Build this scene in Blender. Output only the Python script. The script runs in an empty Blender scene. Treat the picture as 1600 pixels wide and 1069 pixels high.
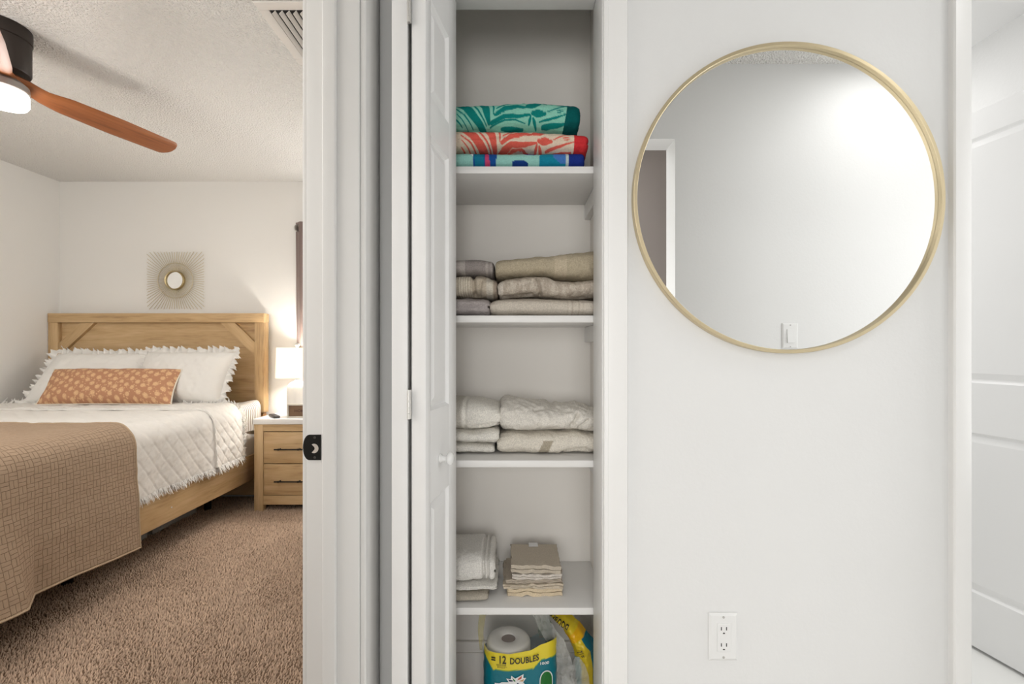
import bpy, bmesh, math, random
import numpy as np
from mathutils import Vector, Matrix

# ------------------------------------------------------------------ camera, world, lights, exposure
SC = bpy.context.scene
F, EYE, CX, HY = 711.0, 1.13, 800.0, 546.0        # focal length in px of a 1600 px wide frame, eye height, horizon
cam_d = bpy.data.cameras.new('camera'); cam = bpy.data.objects.new('camera', cam_d)
SC.collection.objects.link(cam)
cam.location = (0, 0, EYE); cam.rotation_euler = (math.pi/2, 0, 0)
cam_d.sensor_width = 36.0; cam_d.lens = F/1600*36.0; cam_d.shift_y = 11.5/1600; cam_d.clip_start = 0.01
SC.camera = cam
SC.view_settings.view_transform = 'Standard'; SC.view_settings.look = 'None'
SC.view_settings.gamma = 1.0; SC.view_settings.use_curve_mapping = False
SC.view_settings.exposure = 0.45
W = bpy.data.worlds.new('world'); SC.world = W; W.use_nodes = True
W.node_tree.nodes['Background'].inputs[0].default_value = (0.75, 0.83, 1.0, 1)
W.node_tree.nodes['Background'].inputs[1].default_value = 0.6

def area(name, loc, size, watts, col, rot=(0, 0, 0), sy=None):
    d = bpy.data.lights.new(name, 'AREA'); d.energy = watts; d.color = col
    d.shape = 'RECTANGLE' if sy else 'DISK'; d.size = size
    if sy: d.size_y = sy
    o = bpy.data.objects.new(name, d); o.location = loc; o.rotation_euler = rot
    SC.collection.objects.link(o); return o
def point(name, loc, r, watts, col):
    d = bpy.data.lights.new(name, 'POINT'); d.energy = watts; d.color = col; d.shadow_soft_size = r
    o = bpy.data.objects.new(name, d); o.location = loc; SC.collection.objects.link(o); return o
area('light_kitchen', (-0.50, -0.36, 2.40), 1.0, 12, (1.0, 0.99, 0.98), sy=0.5)
area('light_kitchen_fill', (-0.30, -2.27, 1.15), 1.7, 30, (1.0, 1.0, 0.995), rot=(math.pi/2, 0, 0), sy=1.7)  # added frontal fill behind the camera for the closet; no window is known here
area('light_hall_end_fill', (2.44, 0.68, 1.35), 1.5, 9.5, (1.0, 1.0, 1.0), rot=(0, math.pi/2, math.radians(29)), sy=0.7)  # invented panel at the hall end, evens out the walls; the wall is solid
area('light_hall', (1.66, 0.50, 2.40), 0.36, 2.4, (1.0, 0.995, 0.985))
area('light_bath', (1.35, 2.3, 2.40), 0.6, 4.0, (1.0, 0.985, 0.97))
area('light_bath_fill', (1.40, 3.05, 1.45), 0.9, 9.5, (1.0, 0.99, 0.98), rot=(-math.pi/2, 0, 0), sy=1.2)  # added fill to brighten the bathroom door, no real window behind it
point('light_fan', (-2.034, 1.814, 2.05), 0.08, 2.5, (1.0, 0.95, 0.90))
point('light_table_lamp', (-1.551, 3.29, 1.03), 0.04, 24.0, (1.0, 0.94, 0.86))
area('light_bedroom', (-1.9, 1.0, 2.40), 1.6, 9, (1.0, 0.975, 0.945), sy=1.2)  # added fill panel under the ceiling, besides the fan globe and table lamp
area('light_bedroom_near_fill', (-2.0, 0.12, 1.45), 1.9, 10, (1.0, 0.985, 0.96), rot=(math.pi/2, 0, 0), sy=1.5)  # made-up fill at the near wall, lights the bedroom from the front
area('light_bedroom_side_window', (-0.95, 3.40, 1.60), 0.7, 10, (1.0, 0.985, 0.96), rot=(-math.pi/2, 0, math.radians(-35)), sy=1.1)
area('light_bedroom_uplight', (-2.3, 0.55, 1.75), 0.45, 11, (1.0, 0.98, 0.95), rot=(math.pi, 0, 0))  # added uplight to brighten the bedroom ceiling; no floor lamp stands here

# ------------------------------------------------------------------ helpers
def lin(r, g, b):
    f = lambda c: (c/255/12.92) if c/255 <= 0.04045 else ((c/255+0.055)/1.055)**2.4
    return (f(r), f(g), f(b))
def X(px, Y): return (px-CX)*Y/F
def Z(py, Y): return EYE-(py-HY)*Y/F

class G:
    """collects geometry for ONE mesh object"""
    def __init__(s): s.v = []; s.f = []; s.n = 0
    def add(s, v, f):
        v = np.asarray(v, float).reshape(-1, 3)
        s.v.append(v); o = s.n
        s.f.extend([tuple(int(i)+o for i in q) for q in f]); s.n += len(v); return s
    def box(s, a, b, bev=0.0, seg=2, M=None):
        bm = bmesh.new(); bmesh.ops.create_cube(bm, size=1.0)
        a = np.array(a, float); b = np.array(b, float)
        for v in bm.verts: v.co = Vector(((a+b)/2 + np.array(v.co)*(np.abs(b-a))))
        if bev > 0: bmesh.ops.bevel(bm, geom=bm.edges[:], offset=bev, segments=seg, affect='EDGES', profile=0.5)
        s.bm(bm, M); return s
    def bm(s, bm, M=None):
        bm.verts.ensure_lookup_table(); bm.verts.index_update()
        v = np.array([tuple((M @ q.co) if M is not None else q.co) for q in bm.verts])
        s.add(v, [[q.index for q in f.verts] for f in bm.faces]); bm.free()
    def prism(s, poly, axis, lo, hi, M=None):
        """polygon (2D) extruded along axis; remaining axes in order"""
        n = len(poly); ax = [i for i in range(3) if i != axis]
        v = np.zeros((2*n, 3))
        for k, t in ((0, lo), (1, hi)):
            v[k*n:(k+1)*n, ax[0]] = [p[0] for p in poly]; v[k*n:(k+1)*n, ax[1]] = [p[1] for p in poly]; v[k*n:(k+1)*n, axis] = t
        f = [[i, (i+1) % n, n+(i+1) % n, n+i] for i in range(n)] + [list(range(n))[::-1], list(range(n, 2*n))]
        if M is not None: v = np.array([tuple(M @ Vector(p)) for p in v])
        s.add(v, f); return s
    def lathe(s, prof, c, seg=32, axis=2, M=None):
        """profile [(r, h)...] revolved about axis through c"""
        a = np.linspace(0, 2*np.pi, seg, endpoint=False); v = []
        for r, h in prof:
            p = np.zeros((seg, 3)); i, j = [(1, 2), (2, 0), (0, 1)][axis]
            p[:, i] = r*np.cos(a); p[:, j] = r*np.sin(a); p[:, axis] = h; v.append(p)
        v = np.concatenate(v)+np.array(c); f = []
        for k in range(len(prof)-1):
            for q in range(seg):
                f.append([k*seg+q, k*seg+(q+1) % seg, (k+1)*seg+(q+1) % seg, (k+1)*seg+q])
        if prof[0][0] > 1e-6: f.append(list(range(seg))[::-1])
        if prof[-1][0] > 1e-6: f.append(list(range((len(prof)-1)*seg, len(prof)*seg)))
        if M is not None: v = np.array([tuple(M @ Vector(p)) for p in v])
        s.add(v, f); return s
    def tube(s, p0, p1, r0, r1=None, seg=12):
        p0, p1 = Vector(p0), Vector(p1); d = p1-p0; r1 = r0 if r1 is None else r1
        M = Matrix.Translation(p0) @ d.to_track_quat('Z', 'Y').to_matrix().to_4x4()
        return s.lathe([(r0, 0), (r1, d.length)], (0, 0, 0), seg, 2, M)
    def grid(s, P, wrap=False):
        n, m = P.shape[:2]; f = []
        for i in range(n-1):
            for j in range(m if wrap else m-1):
                f.append((i*m+j, (i+1)*m+j, (i+1)*m+(j+1) % m, i*m+(j+1) % m))
        return s.add(P.reshape(-1, 3), f)

ORG = {}
def thing(name, label, cat, loc, group=None):
    o = bpy.data.objects.new(name, None); SC.collection.objects.link(o); o.location = loc; o.empty_display_size = 0.05
    o['label'] = label; o['category'] = cat
    if group: o['group'] = group
    ORG[o] = np.array(loc, float); return o
def structure(name, loc=(0, 0, 0)):
    o = bpy.data.objects.new(name, None); SC.collection.objects.link(o); o.location = loc; o.empty_display_size = 0.05
    o['kind'] = 'structure'; ORG[o] = np.array(loc, float); return o
def obj(name, g, mat, parent=None, smooth=None, col=None, attr=None, **props):
    v = np.concatenate(g.v)
    if parent is not None: org = ORG[parent]
    else: org = np.array([(v[:, 0].min()+v[:, 0].max())/2, (v[:, 1].min()+v[:, 1].max())/2, v[:, 2].min()])
    me = bpy.data.meshes.new(name); me.from_pydata((v-org).tolist(), [], g.f); me.update()
    if smooth is not None:
        me.polygons.foreach_set('use_smooth', [True]*len(me.polygons))
        if smooth < 180: me.set_sharp_from_angle(angle=math.radians(smooth))
    if col is not None:
        a = me.color_attributes.new('Col', 'FLOAT_COLOR', 'POINT')
        c = np.ones((len(v), 4)); c[:, :3] = col; a.data.foreach_set('color', c.ravel())
    if attr is not None:
        a = me.attributes.new('uvm', 'FLOAT_VECTOR', 'POINT'); a.data.foreach_set('vector', np.asarray(attr, float).ravel())
    me.materials.append(mat)
    o = bpy.data.objects.new(name, me); SC.collection.objects.link(o); ORG[o] = org
    if parent is not None: o.parent = parent
    else: o.location = org
    for k, q in props.items(): o[k] = q
    return o
def struct(name, g, mat, parent=None, **k):
    o = obj(name, g, mat, parent, **k)
    if parent is None: o['kind'] = 'structure'
    return o

_rng = np.random.RandomState(5)
_K = _rng.normal(size=(14, 3)); _K /= np.linalg.norm(_K, axis=1)[:, None]; _PH = _rng.uniform(0, 6.28, 14)
def noise(P, freq=1.0, seed=0, octaves=3):
    """smooth pseudo noise of points (...,3), about -1..1"""
    P = np.asarray(P, float); out = np.zeros(P.shape[:-1]); a = 1.0
    for o in range(octaves):
        for k in range(5):
            q = (k+o*5+seed*3) % 14
            out += a*np.sin((P @ _K[q])*freq*(0.8+0.17*k)*6.28 + _PH[(q+seed*5+k) % 14]*(1+seed*0.37))/5
        a *= 0.55; freq *= 2.1
    return out

# ------------------------------------------------------------------ materials
def mat(name, col, rough=0.5, metal=0.0, bump=None, var=None, spec=0.5, coord='Object', sheen=0, emit=None, estr=0, alpha=None, trans=0):
    """bump=(scale, strength, distance[, detail]); var=(scale, colour2, lo, hi)"""
    m = bpy.data.materials.new(name); m.use_nodes = True; nt = m.node_tree; b = nt.nodes['Principled BSDF']
    b.inputs['Base Color'].default_value = (*col, 1); b.inputs['Roughness'].default_value = rough; b.inputs['Metallic'].default_value = metal
    b.inputs['Specular IOR Level'].default_value = spec
    if sheen: b.inputs['Sheen Weight'].default_value = sheen
    if trans: b.inputs['Transmission Weight'].default_value = trans
    if emit: b.inputs['Emission Color'].default_value = (*emit, 1); b.inputs['Emission Strength'].default_value = estr
    tc = nt.nodes.new('ShaderNodeTexCoord')
    if bump:
        n = nt.nodes.new('ShaderNodeTexNoise'); n.inputs['Scale'].default_value = bump[0]; n.inputs['Detail'].default_value = bump[3] if len(bump) > 3 else 3
        nt.links.new(tc.outputs[coord], n.inputs['Vector'])
        bp = nt.nodes.new('ShaderNodeBump'); bp.inputs['Strength'].default_value = bump[1]; bp.inputs['Distance'].default_value = bump[2]
        nt.links.new(n.outputs['Fac'], bp.inputs['Height']); nt.links.new(bp.outputs[0], b.inputs['Normal'])
    if var:
        n = nt.nodes.new('ShaderNodeTexNoise'); n.inputs['Scale'].default_value = var[0]; n.inputs['Detail'].default_value = 4
        nt.links.new(tc.outputs[coord], n.inputs['Vector'])
        r = nt.nodes.new('ShaderNodeValToRGB'); r.color_ramp.elements[0].position = var[2]; r.color_ramp.elements[1].position = var[3]
        r.color_ramp.elements[0].color = (*col, 1); r.color_ramp.elements[1].color = (*var[1], 1)
        nt.links.new(n.outputs['Fac'], r.inputs[0]); nt.links.new(r.outputs[0], b.inputs['Base Color'])
    return m

def wood(name, axis, dark, mid, light, rough=0.55, k=1.0, tilt=0.0):
    m = bpy.data.materials.new(name); m.use_nodes = True; nt = m.node_tree; b = nt.nodes['Principled BSDF']
    tc = nt.nodes.new('ShaderNodeTexCoord'); mp = nt.nodes.new('ShaderNodeMapping'); sc = [1, 1, 1]
    for i in range(3): sc[i] = 0.10 if i == axis else 1.0
    mp.inputs['Scale'].default_value = sc; r0 = nt.nodes.new('ShaderNodeMapping'); r0.inputs['Rotation'].default_value = (0, tilt, 0)
    nt.links.new(tc.outputs['Object'], r0.inputs['Vector']); nt.links.new(r0.outputs[0], mp.inputs['Vector'])
    n1 = nt.nodes.new('ShaderNodeTexNoise'); n1.inputs['Scale'].default_value = 9*k; n1.inputs['Detail'].default_value = 5; n1.inputs['Distortion'].default_value = 1.4
    n2 = nt.nodes.new('ShaderNodeTexNoise'); n2.inputs['Scale'].default_value = 90*k; n2.inputs['Detail'].default_value = 3
    for n in (n1, n2): nt.links.new(mp.outputs[0], n.inputs['Vector'])
    mx = nt.nodes.new('ShaderNodeMath'); mx.operation = 'MULTIPLY_ADD'; mx.inputs[1].default_value = 0.35
    nt.links.new(n2.outputs['Fac'], mx.inputs[0]); 
    m2 = nt.nodes.new('ShaderNodeMath'); m2.operation = 'MULTIPLY'; m2.inputs[1].default_value = 0.7; nt.links.new(n1.outputs['Fac'], m2.inputs[0])
    nt.links.new(m2.outputs[0], mx.inputs[2])
    r = nt.nodes.new('ShaderNodeValToRGB'); e = r.color_ramp.elements
    e[0].position = 0.34; e[0].color = (*dark, 1); e[1].position = 0.68; e[1].color = (*light, 1)
    q = e.new(0.48); q.color = (*mid, 1)
    nt.links.new(mx.outputs[0], r.inputs[0]); nt.links.new(r.outputs[0], b.inputs['Base Color'])
    b.inputs['Roughness'].default_value = rough
    bp = nt.nodes.new('ShaderNodeBump'); bp.inputs['Strength'].default_value = 0.12; bp.inputs['Distance'].default_value = 0.002
    nt.links.new(mx.outputs[0], bp.inputs['Height']); nt.links.new(bp.outputs[0], b.inputs['Normal'])
    return m

def vcol(name, rough=0.95, bump=(420, 0.55, 0.0016), sheen=0.0, speck=0.0, spec=0.2):
    """base colour from the mesh's own colour print, terry relief from noise"""
    m = mat(name, (0.8, 0.8, 0.8), rough, bump=bump, spec=spec, sheen=sheen); nt = m.node_tree; b = nt.nodes['Principled BSDF']
    a = nt.nodes.new('ShaderNodeAttribute'); a.attribute_name = 'Col'
    if speck:
        n = nt.nodes.new('ShaderNodeTexNoise'); n.inputs['Scale'].default_value = bump[0]*0.8; n.inputs['Detail'].default_value = 2
        tc = nt.nodes.new('ShaderNodeTexCoord'); nt.links.new(tc.outputs['Object'], n.inputs['Vector'])
        mr = nt.nodes.new('ShaderNodeMapRange'); mr.inputs[1].default_value = 0.3; mr.inputs[2].default_value = 0.7
        mr.inputs[3].default_value = 1-speck; mr.inputs[4].default_value = 1+speck; nt.links.new(n.outputs['Fac'], mr.inputs[0])
        x = nt.nodes.new('ShaderNodeVectorMath'); x.operation = 'SCALE'
        nt.links.new(a.outputs['Color'], x.inputs[0]); nt.links.new(mr.outputs[0], x.inputs['Scale']); nt.links.new(x.outputs[0], b.inputs['Base Color'])
    else: nt.links.new(a.outputs['Color'], b.inputs['Base Color'])
    return m

M_wall = mat('wall_paint', (0.73, 0.73, 0.722), 0.55, bump=(95, 0.14, 0.003))
M_bwall = mat('bedroom_wall_paint', (0.80, 0.785, 0.755), 0.6, bump=(95, 0.12, 0.003))
M_closet = mat('closet_paint', (0.87, 0.835, 0.785), 0.6, bump=(60, 0.05, 0.002))
M_trim = mat('trim_paint', (0.80, 0.795, 0.78), 0.38, bump=(40, 0.05, 0.001))
M_door = mat('door_paint', (0.87, 0.87, 0.865), 0.42, bump=(300, 0.05, 0.0005))
M_shelf = mat('shelf_paint', (0.84, 0.83, 0.81), 0.4, bump=(30, 0.03, 0.001))
M_black = mat('black_metal', (0.012, 0.011, 0.010), 0.4, 0.6)
M_dark = mat('dark_gap', (0.01, 0.009, 0.008), 0.9)
M_taupe = mat('taupe_satin_paint', (0.56, 0.50, 0.47), 0.3, bump=(9, 0.15, 0.01))
M_plastic = mat('white_plastic', (0.76, 0.76, 0.75), 0.35)
M_steel = mat('steel', (0.7, 0.69, 0.66), 0.3, 1.0)
M_gold = mat('brushed_gold', (0.66, 0.56, 0.37), 0.38, 1.0)
M_goldp = mat('pale_gold', (0.62, 0.54, 0.38), 0.45, 0.7)
M_glass = mat('mirror_glass', (0.94, 0.945, 0.94), 0.0, 1.0)
M_tile = mat('white_floor_tile', (0.82, 0.82, 0.80), 0.25)

def popcorn():
    m = mat('popcorn_ceiling', (0.80, 0.785, 0.755), 0.9, spec=0.1); nt = m.node_tree; b = nt.nodes['Principled BSDF']
    tc = nt.nodes.new('ShaderNodeTexCoord')
    v = nt.nodes.new('ShaderNodeTexVoronoi'); v.inputs['Scale'].default_value = 150; v.feature = 'SMOOTH_F1'
    n = nt.nodes.new('ShaderNodeTexNoise'); n.inputs['Scale'].default_value = 105; n.inputs['Detail'].default_value = 5
    for q in (v, n): nt.links.new(tc.outputs['Object'], q.inputs['Vector'])
    a = nt.nodes.new('ShaderNodeMath'); a.operation = 'SUBTRACT'; nt.links.new(n.outputs['Fac'], a.inputs[0]); nt.links.new(v.outputs['Distance'], a.inputs[1])
    bp = nt.nodes.new('ShaderNodeBump'); bp.inputs['Strength'].default_value = 1.0; bp.inputs['Distance'].default_value = 0.008
    nt.links.new(a.outputs[0], bp.inputs['Height']); nt.links.new(bp.outputs[0], b.inputs['Normal'])
    return m
M_pop = popcorn()

# ------------------------------------------------------------------ the setting
CEIL = 2.42; YM = 1.106; YF = 3.50; XL = -3.48; T = 0.115
def wallbox(name, a, b, m): return struct(name, G().box(a, b), m)
# floors and ceilings
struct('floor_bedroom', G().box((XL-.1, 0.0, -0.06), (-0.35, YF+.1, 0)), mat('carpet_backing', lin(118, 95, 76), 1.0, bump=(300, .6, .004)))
struct('floor_hall', G().box((-0.35, -2.4, -0.06), (2.6, YM+.06, 0)), mat('hall_floor', lin(232, 229, 224), 0.4))
struct('floor_bathroom', G().box((0.9, YM+.06, -0.06), (2.6, 3.2, 0)), M_tile)
struct('floor_closet', G().box((-0.33, YM+.06, -0.03), (0.30, 1.53, 0.028)), mat('closet_carpet', lin(140, 100, 84), 1.0, bump=(300, .6, .004)))
struct('ceiling_bedroom', G().box((XL-.1, 0.0, CEIL), (-0.345, YF+.1, CEIL+.06)), M_pop)
struct('ceiling_hall', G().box((-0.345, -2.4, CEIL), (2.6, YM+.05, CEIL+.06)), M_pop)
struct('ceiling_bathroom', G().box((0.9, YM+.05, CEIL), (2.6, 3.2, CEIL+.06)), M_wall)
struct('ceiling_closet', G().box((-0.35, YM+.05, CEIL), (0.9, 1.6, CEIL+.06)), M_wall)
# bedroom walls
wallbox('wall_left', (XL-.1, 0.0, 0), (XL, YF+.1, CEIL), M_bwall)
wallbox('wall_far', (XL, YF, 0), (-0.33, YF+.1, CEIL), M_bwall)
wallbox('wall_near', (XL, 0.0, 0), (-0.41, 0.10, CEIL), M_bwall)
XH, XB, YJ = -0.319, -0.4316, 0.953              # hall face / bedroom face of the doorway wall, far jamb plane
g = G().box((XB, YJ+.018, 0), (XH, YM, CEIL)).box((XB, 0.10, 2.06), (XH, YJ+.018, CEIL)).box((XB, 0.0, 0), (XH, 0.16, CEIL))
struct('wall_doorway', g, M_wall)
wallbox('wall_right', (XB, YM, 0), (XB+.07, YF, CEIL), M_bwall)
# closet shell
g = G().box((-0.335, 1.495, 0), (0.262, 1.56, CEIL)).box((0.257, YM+T, 0), (0.32, 1.56, CEIL)).box((-0.335, YM+T, 0), (-0.30, 1.495, CEIL)).box((-0.30, YM+T, 2.36), (0.257, 1.495, CEIL))
struct('wall_closet', g, M_closet)
# hall wall with the round mirror, and the pieces around the closet opening and the bathroom doorway
XJL, XJR, ZH = -0.262, 0.218, 2.040
XD0, XD1 = 1.104, 1.815
g = G().box((XJR+.018, YM, 0), (XD0-.018, YM+T, CEIL)).box((XB+.07, YM, 0), (XJL-.018, YM+T, CEIL)).box((XJL-.018, YM, ZH+.018), (XJR+.018, YM+T, CEIL))
g.box((XD0-.018, YM, 2.06), (2.5, YM+T, CEIL)).box((XD1+.02, YM, 0), (2.5, YM+T, 2.06))
struct('wall_hall', g, M_wall)
# opposite wall with the opening the photograph is taken through
g = G().box((0.737, 0.016, 0), (2.5, 0.134, CEIL)).box((-0.33, 0.016, 0), (-0.26, 0.134, CEIL)).box((-0.26, 0.016, 2.081), (0.737, 0.134, CEIL))
struct('wall_opposite', g, M_wall)
wallbox('wall_hall_end', (2.5, -2.4, 0), (2.6, YM+T, CEIL), M_wall)
wallbox('wall_kitchen_left', (-1.3, -2.4, 0), (-1.2, 0.02, CEIL), M_wall)
wallbox('wall_kitchen_back', (-1.3, -2.4, 0), (2.6, -2.3, CEIL), M_wall)
wallbox('wall_kitchen_stub', (0.62, -0.80, 0), (2.5, -0.70, CEIL), M_taupe)
struct('floor_kitchen', G().box((-1.3, -2.4, -.06), (-.35, 0.0, 0)), mat('kitchen_floor', lin(232, 229, 224), 0.4))
struct('ceiling_kitchen', G().box((-1.3, -2.4, CEIL), (-.345, 0.0, CEIL+.06)), M_wall)
wallbox('wall_kitchen_near', (-1.3, 0.0, 0), (-.33, 0.02, CEIL), M_wall)
# bathroom shell
wallbox('wall_bath_right', (1.964, YM+T, 0), (2.06, 3.2, CEIL), M_wall)
wallbox('wall_bath_far', (0.9, 3.1, 0), (2.06, 3.2, CEIL), M_wall)
wallbox('wall_bath_left', (0.9, YM+T, 0), (0.98, 3.1, CEIL), M_wall)

# trim: bedroom doorway
t1 = structure('trim_1', (XB, YJ, 0))
g = G().box((XB, YJ, 0), (XH-.001, YJ+.018, 2.045), .003)
struct('jamb', g, M_trim, t1, smooth=40)
g = G().box((X(502.3, YJ-.011), YJ-.011, 0), (X(524, YJ-.011), YJ+.001, 2.03), .0035, 3)
struct('door_stop', g, M_trim, t1, smooth=40)
struct('head_jamb', G().box((XB, 0.17, 2.045), (XH, YJ+.018, 2.06), .002), M_trim, t1)
struct('near_jamb', G().box((XB, 0.16, 0), (XH, 0.178, 2.045), .002), M_trim, t1)
# casing profile on the hall face: (y, x) polygon extruded in z
cas = [(0, 0), (0, .008), (.003, .011), (.012, .012), (.016, .0145), (.045, .017), (.055, .017), (.060, .014), (.060, 0)]
y0 = YJ+.006
struct('casing', G().prism([(XH+q, y0+p) for p, q in cas], 2, 0, 2.11), M_trim, t1, smooth=30)
struct('bedroom_casing', G().box((XB-.012, YJ+.008, 0), (XB, YJ+.066, 2.1), .004), M_trim, t1, smooth=40)
# black strike plate with a half-moon hole
def strike():
    zc, h = Z(699, YJ), 0.0265; x0, x1 = X(474, YJ)+.001, X(502, YJ)
    yf = YJ-.0022
    out = []
    for k in range(13):
        a = math.pi/2+math.pi*k/12
        out.append((x0+.012+.013*math.cos(a)*(1 if abs(math.cos(a)) > 0 else 1), zc+h*math.sin(a)))
    poly = [(x1, zc+h)]+out+[(x1, zc-h)]
    sp = obj('strike_plate', G().prism([(p[0], p[1]) for p in poly], 1, yf, YJ-.0002), M_black, t1, label='black latch strike plate with half-moon hole')
    hc = (X(493.2, YJ), Z(700.5, YJ)); r = 0.0098
    pts = [(hc[0]-.25*r+r*.95*math.cos(a), hc[1]+r*math.sin(a)) for a in np.linspace(-2.1, 2.1, 22)]+[(hc[0]-.35*r+.25*r*math.cos(a), hc[1]+.4*r*math.sin(a)) for a in np.linspace(1.2, -1.2, 6)]
    obj('latch_hole', G().prism(pts, 1, yf-.0004, yf), mat('worn_wood', lin(205, 195, 185), .7), sp)
    for pz in (683.5, 714.5):
        obj('screw', G().lathe([(0, 0), (.0027, 0), (.0027, .0006), (0, .001)], (0, 0, 0), 14, 2, Matrix.Translation((X(492.5, YJ), yf, Z(pz, YJ))) @ Matrix.Rotation(math.pi/2, 4, 'X')), mat('dark_screw', (.08, .075, .07), .35, .8), sp)
strike()

# trim: closet opening
t2 = structure('trim_2', (0, YM, 0))
struct('jamb', G().box((XJR, YM-.003, 0), (XJR+.018, YM+T, ZH+.018), .0025), M_trim, t2, smooth=40)
struct('jamb', G().box((XJL-.018, YM-.003, 0), (XJL, YM+T, ZH+.018), .0025), M_trim, t2, smooth=40)
struct('head_jamb', G().box((XJL, YM-.003, ZH), (XJR, YM+T, ZH+.018), .0025), M_trim, t2, smooth=40)
cs = lambda x0, sgn, w: [(x0, YM), (x0, YM-.012), (x0+sgn*.003, YM-.0145), (x0+sgn*.010, YM-.0155), (x0+sgn*.012, YM-.0145), (x0+sgn*(w-.008), YM-.017), (x0+sgn*(w-.002), YM-.0165), (x0+sgn*w, YM-.013), (x0+sgn*w, YM)]
struct('casing', G().prism(cs(XJR+.002, 1, .058), 2, 0, ZH+.06), M_trim, t2, smooth=30)
struct('casing', G().prism(cs(XJL-.002, -1, .0545), 2, 0, ZH+.06), M_trim, t2, smooth=30)
struct('head_casing', G().box((XJL, YM-.016, ZH+.006), (XJR, YM, ZH+.06), .003), M_trim, t2, smooth=40)
# trim: bathroom doorway
t3 = structure('trim_3', (XD0, YM, 0))
struct('casing', G().prism([(1.060, YM), (1.060, YM-.013), (1.063, YM-.017), (1.098, YM-.016), (1.104, YM-.013), (1.104, YM)], 2, 0, 2.10), M_trim, t3, smooth=30)
struct('jamb', G().box((XD0-.018, YM-.001, 0), (XD0-.001, YM+T, 2.06), .002), M_trim, t3)
struct('jamb', G().box((XD1, YM-.001, 0), (XD1+.018, YM+T, 2.06), .002), M_trim, t3)
struct('casing', G().box((XD1+.004, YM-.016, 0), (XD1+.06, YM, 2.10), .003), M_trim, t3)
struct('head_casing', G().box((1.06, YM-.016, 2.05), (XD1+.06, YM, 2.11), .003), M_trim, t3)
# baseboards
bb = lambda n, a, b: struct(n, G().box(a, b, .004), M_trim, smooth=40)
bb('baseboard_hall', (XJR+.062, YM-.012, 0), (1.058, YM, 0.085))
bb('baseboard_far', (XL, YF-.012, 0), (XB, YF, 0.085))
bb('baseboard_left', (XL, 0.1, 0), (XL+.012, YF-.012, 0.085))
g = G().box((-0.30, 1.483, 0.028), (0.257, 1.495, Z(1003, 1.485)), .003).box((-0.30, 1.477, 0.028), (0.257, 1.484, Z(1020, 1.48)), .003)
struct('baseboard_closet', g, M_closet, smooth=40)

# ------------------------------------------------------------------ panelled doors
def panel_leaf(parent, org, du, length, th, ztop, zbot, stiles, zs, face, m, panel_proud=.004):
    """leaf of stiles and rails with recessed raised panels. org = near corner of the seen face, du = unit vector along it,
    face = unit normal of the seen face; zs = list of (z0, z1) panels"""
    du = Vector((du[0], du[1], 0)); nf = Vector((face[0], face[1], 0))
    M = Matrix(((du.x, -nf.x, 0, org[0]), (du.y, -nf.y, 0, org[1]), (0, 0, 1, 0), (0, 0, 0, 1)))   # local x along, y into the leaf
    g = G(); a, b = stiles
    g.box((0, 0, zbot), (a, th, ztop), .002, 2, M); g.box((length-b, 0, zbot), (length, th, ztop), .002, 2, M)
    zz = [zbot]+[q for p in zs for q in p]+[ztop]
    for i in range(0, len(zz), 2): g.box((a-.001, 0.0002, zz[i]), (length-b+.001, th-.0002, zz[i+1]), 0.0, 1, M)
    leaf = struct('door_leaf', g, m, parent, smooth=40)
    for z0, z1 in zs:
        p = G()
        # sticking (sloped border) + recessed flat + raised field
        def ring(i0, d0, i1, d1):
            A = [(a+i0, d0, z0+i0), (length-b-i0, d0, z0+i0), (length-b-i0, d0, z1-i0), (a+i0, d0, z1-i0)]
            B = [(a+i1, d1, z0+i1), (length-b-i1, d1, z0+i1), (length-b-i1, d1, z1-i1), (a+i1, d1, z1-i1)]
            v = [tuple(M @ Vector(q)) for q in A+B]
            p.add(v, [[k, (k+1) % 4, 4+(k+1) % 4, 4+k] for k in range(4)])
        w = length-a-b; k = min(1.0, w/0.16)
        ring(0, .0005, .008*k, .0075); ring(.008*k, .0075, .013*k, .0085); ring(.013*k, .0085, .036*k, .0025)
        i = .036*k; v = [tuple(M @ Vector(q)) for q in ((a+i, .0025, z0+i), (length-b-i, .0025, z0+i), (length-b-i, .0025, z1-i), (a+i, .0025, z1-i))]
        p.add(v, [[0, 1, 2, 3]])
        # back of the panel
        v = [tuple(M @ Vector(q)) for q in ((a, th-.006, z0), (a, th-.006, z1), (length-b, th-.006, z1), (length-b, th-.006, z0))]
        p.add(v, [[0, 1, 2, 3]])
        struct('panel', p, m, leaf)
    return leaf, M

d1 = structure('door_1', (-0.22, 1.18, 0.03))
PZ = [(0.16, 0.795), (0.995, 1.600), (1.686, 1.900)]
ang = math.atan2(.0396, .21); du = (math.sin(ang), math.cos(ang))
oB = (-0.184, 0.970)
leafB, MB_ = panel_leaf(d1, oB, du, 0.2137, 0.0325, 2.030, 0.04, (0.030, 0.060), PZ, (du[1], -du[0]), M_door)
duA = (0.0, 1.0)
leafA, MA_ = panel_leaf(d1, (-0.2570, 0.970), duA, 0.2137, 0.0340, 2.030, 0.04, (0.030, 0.060), PZ, (-1.0, 0.0), M_door)
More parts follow.
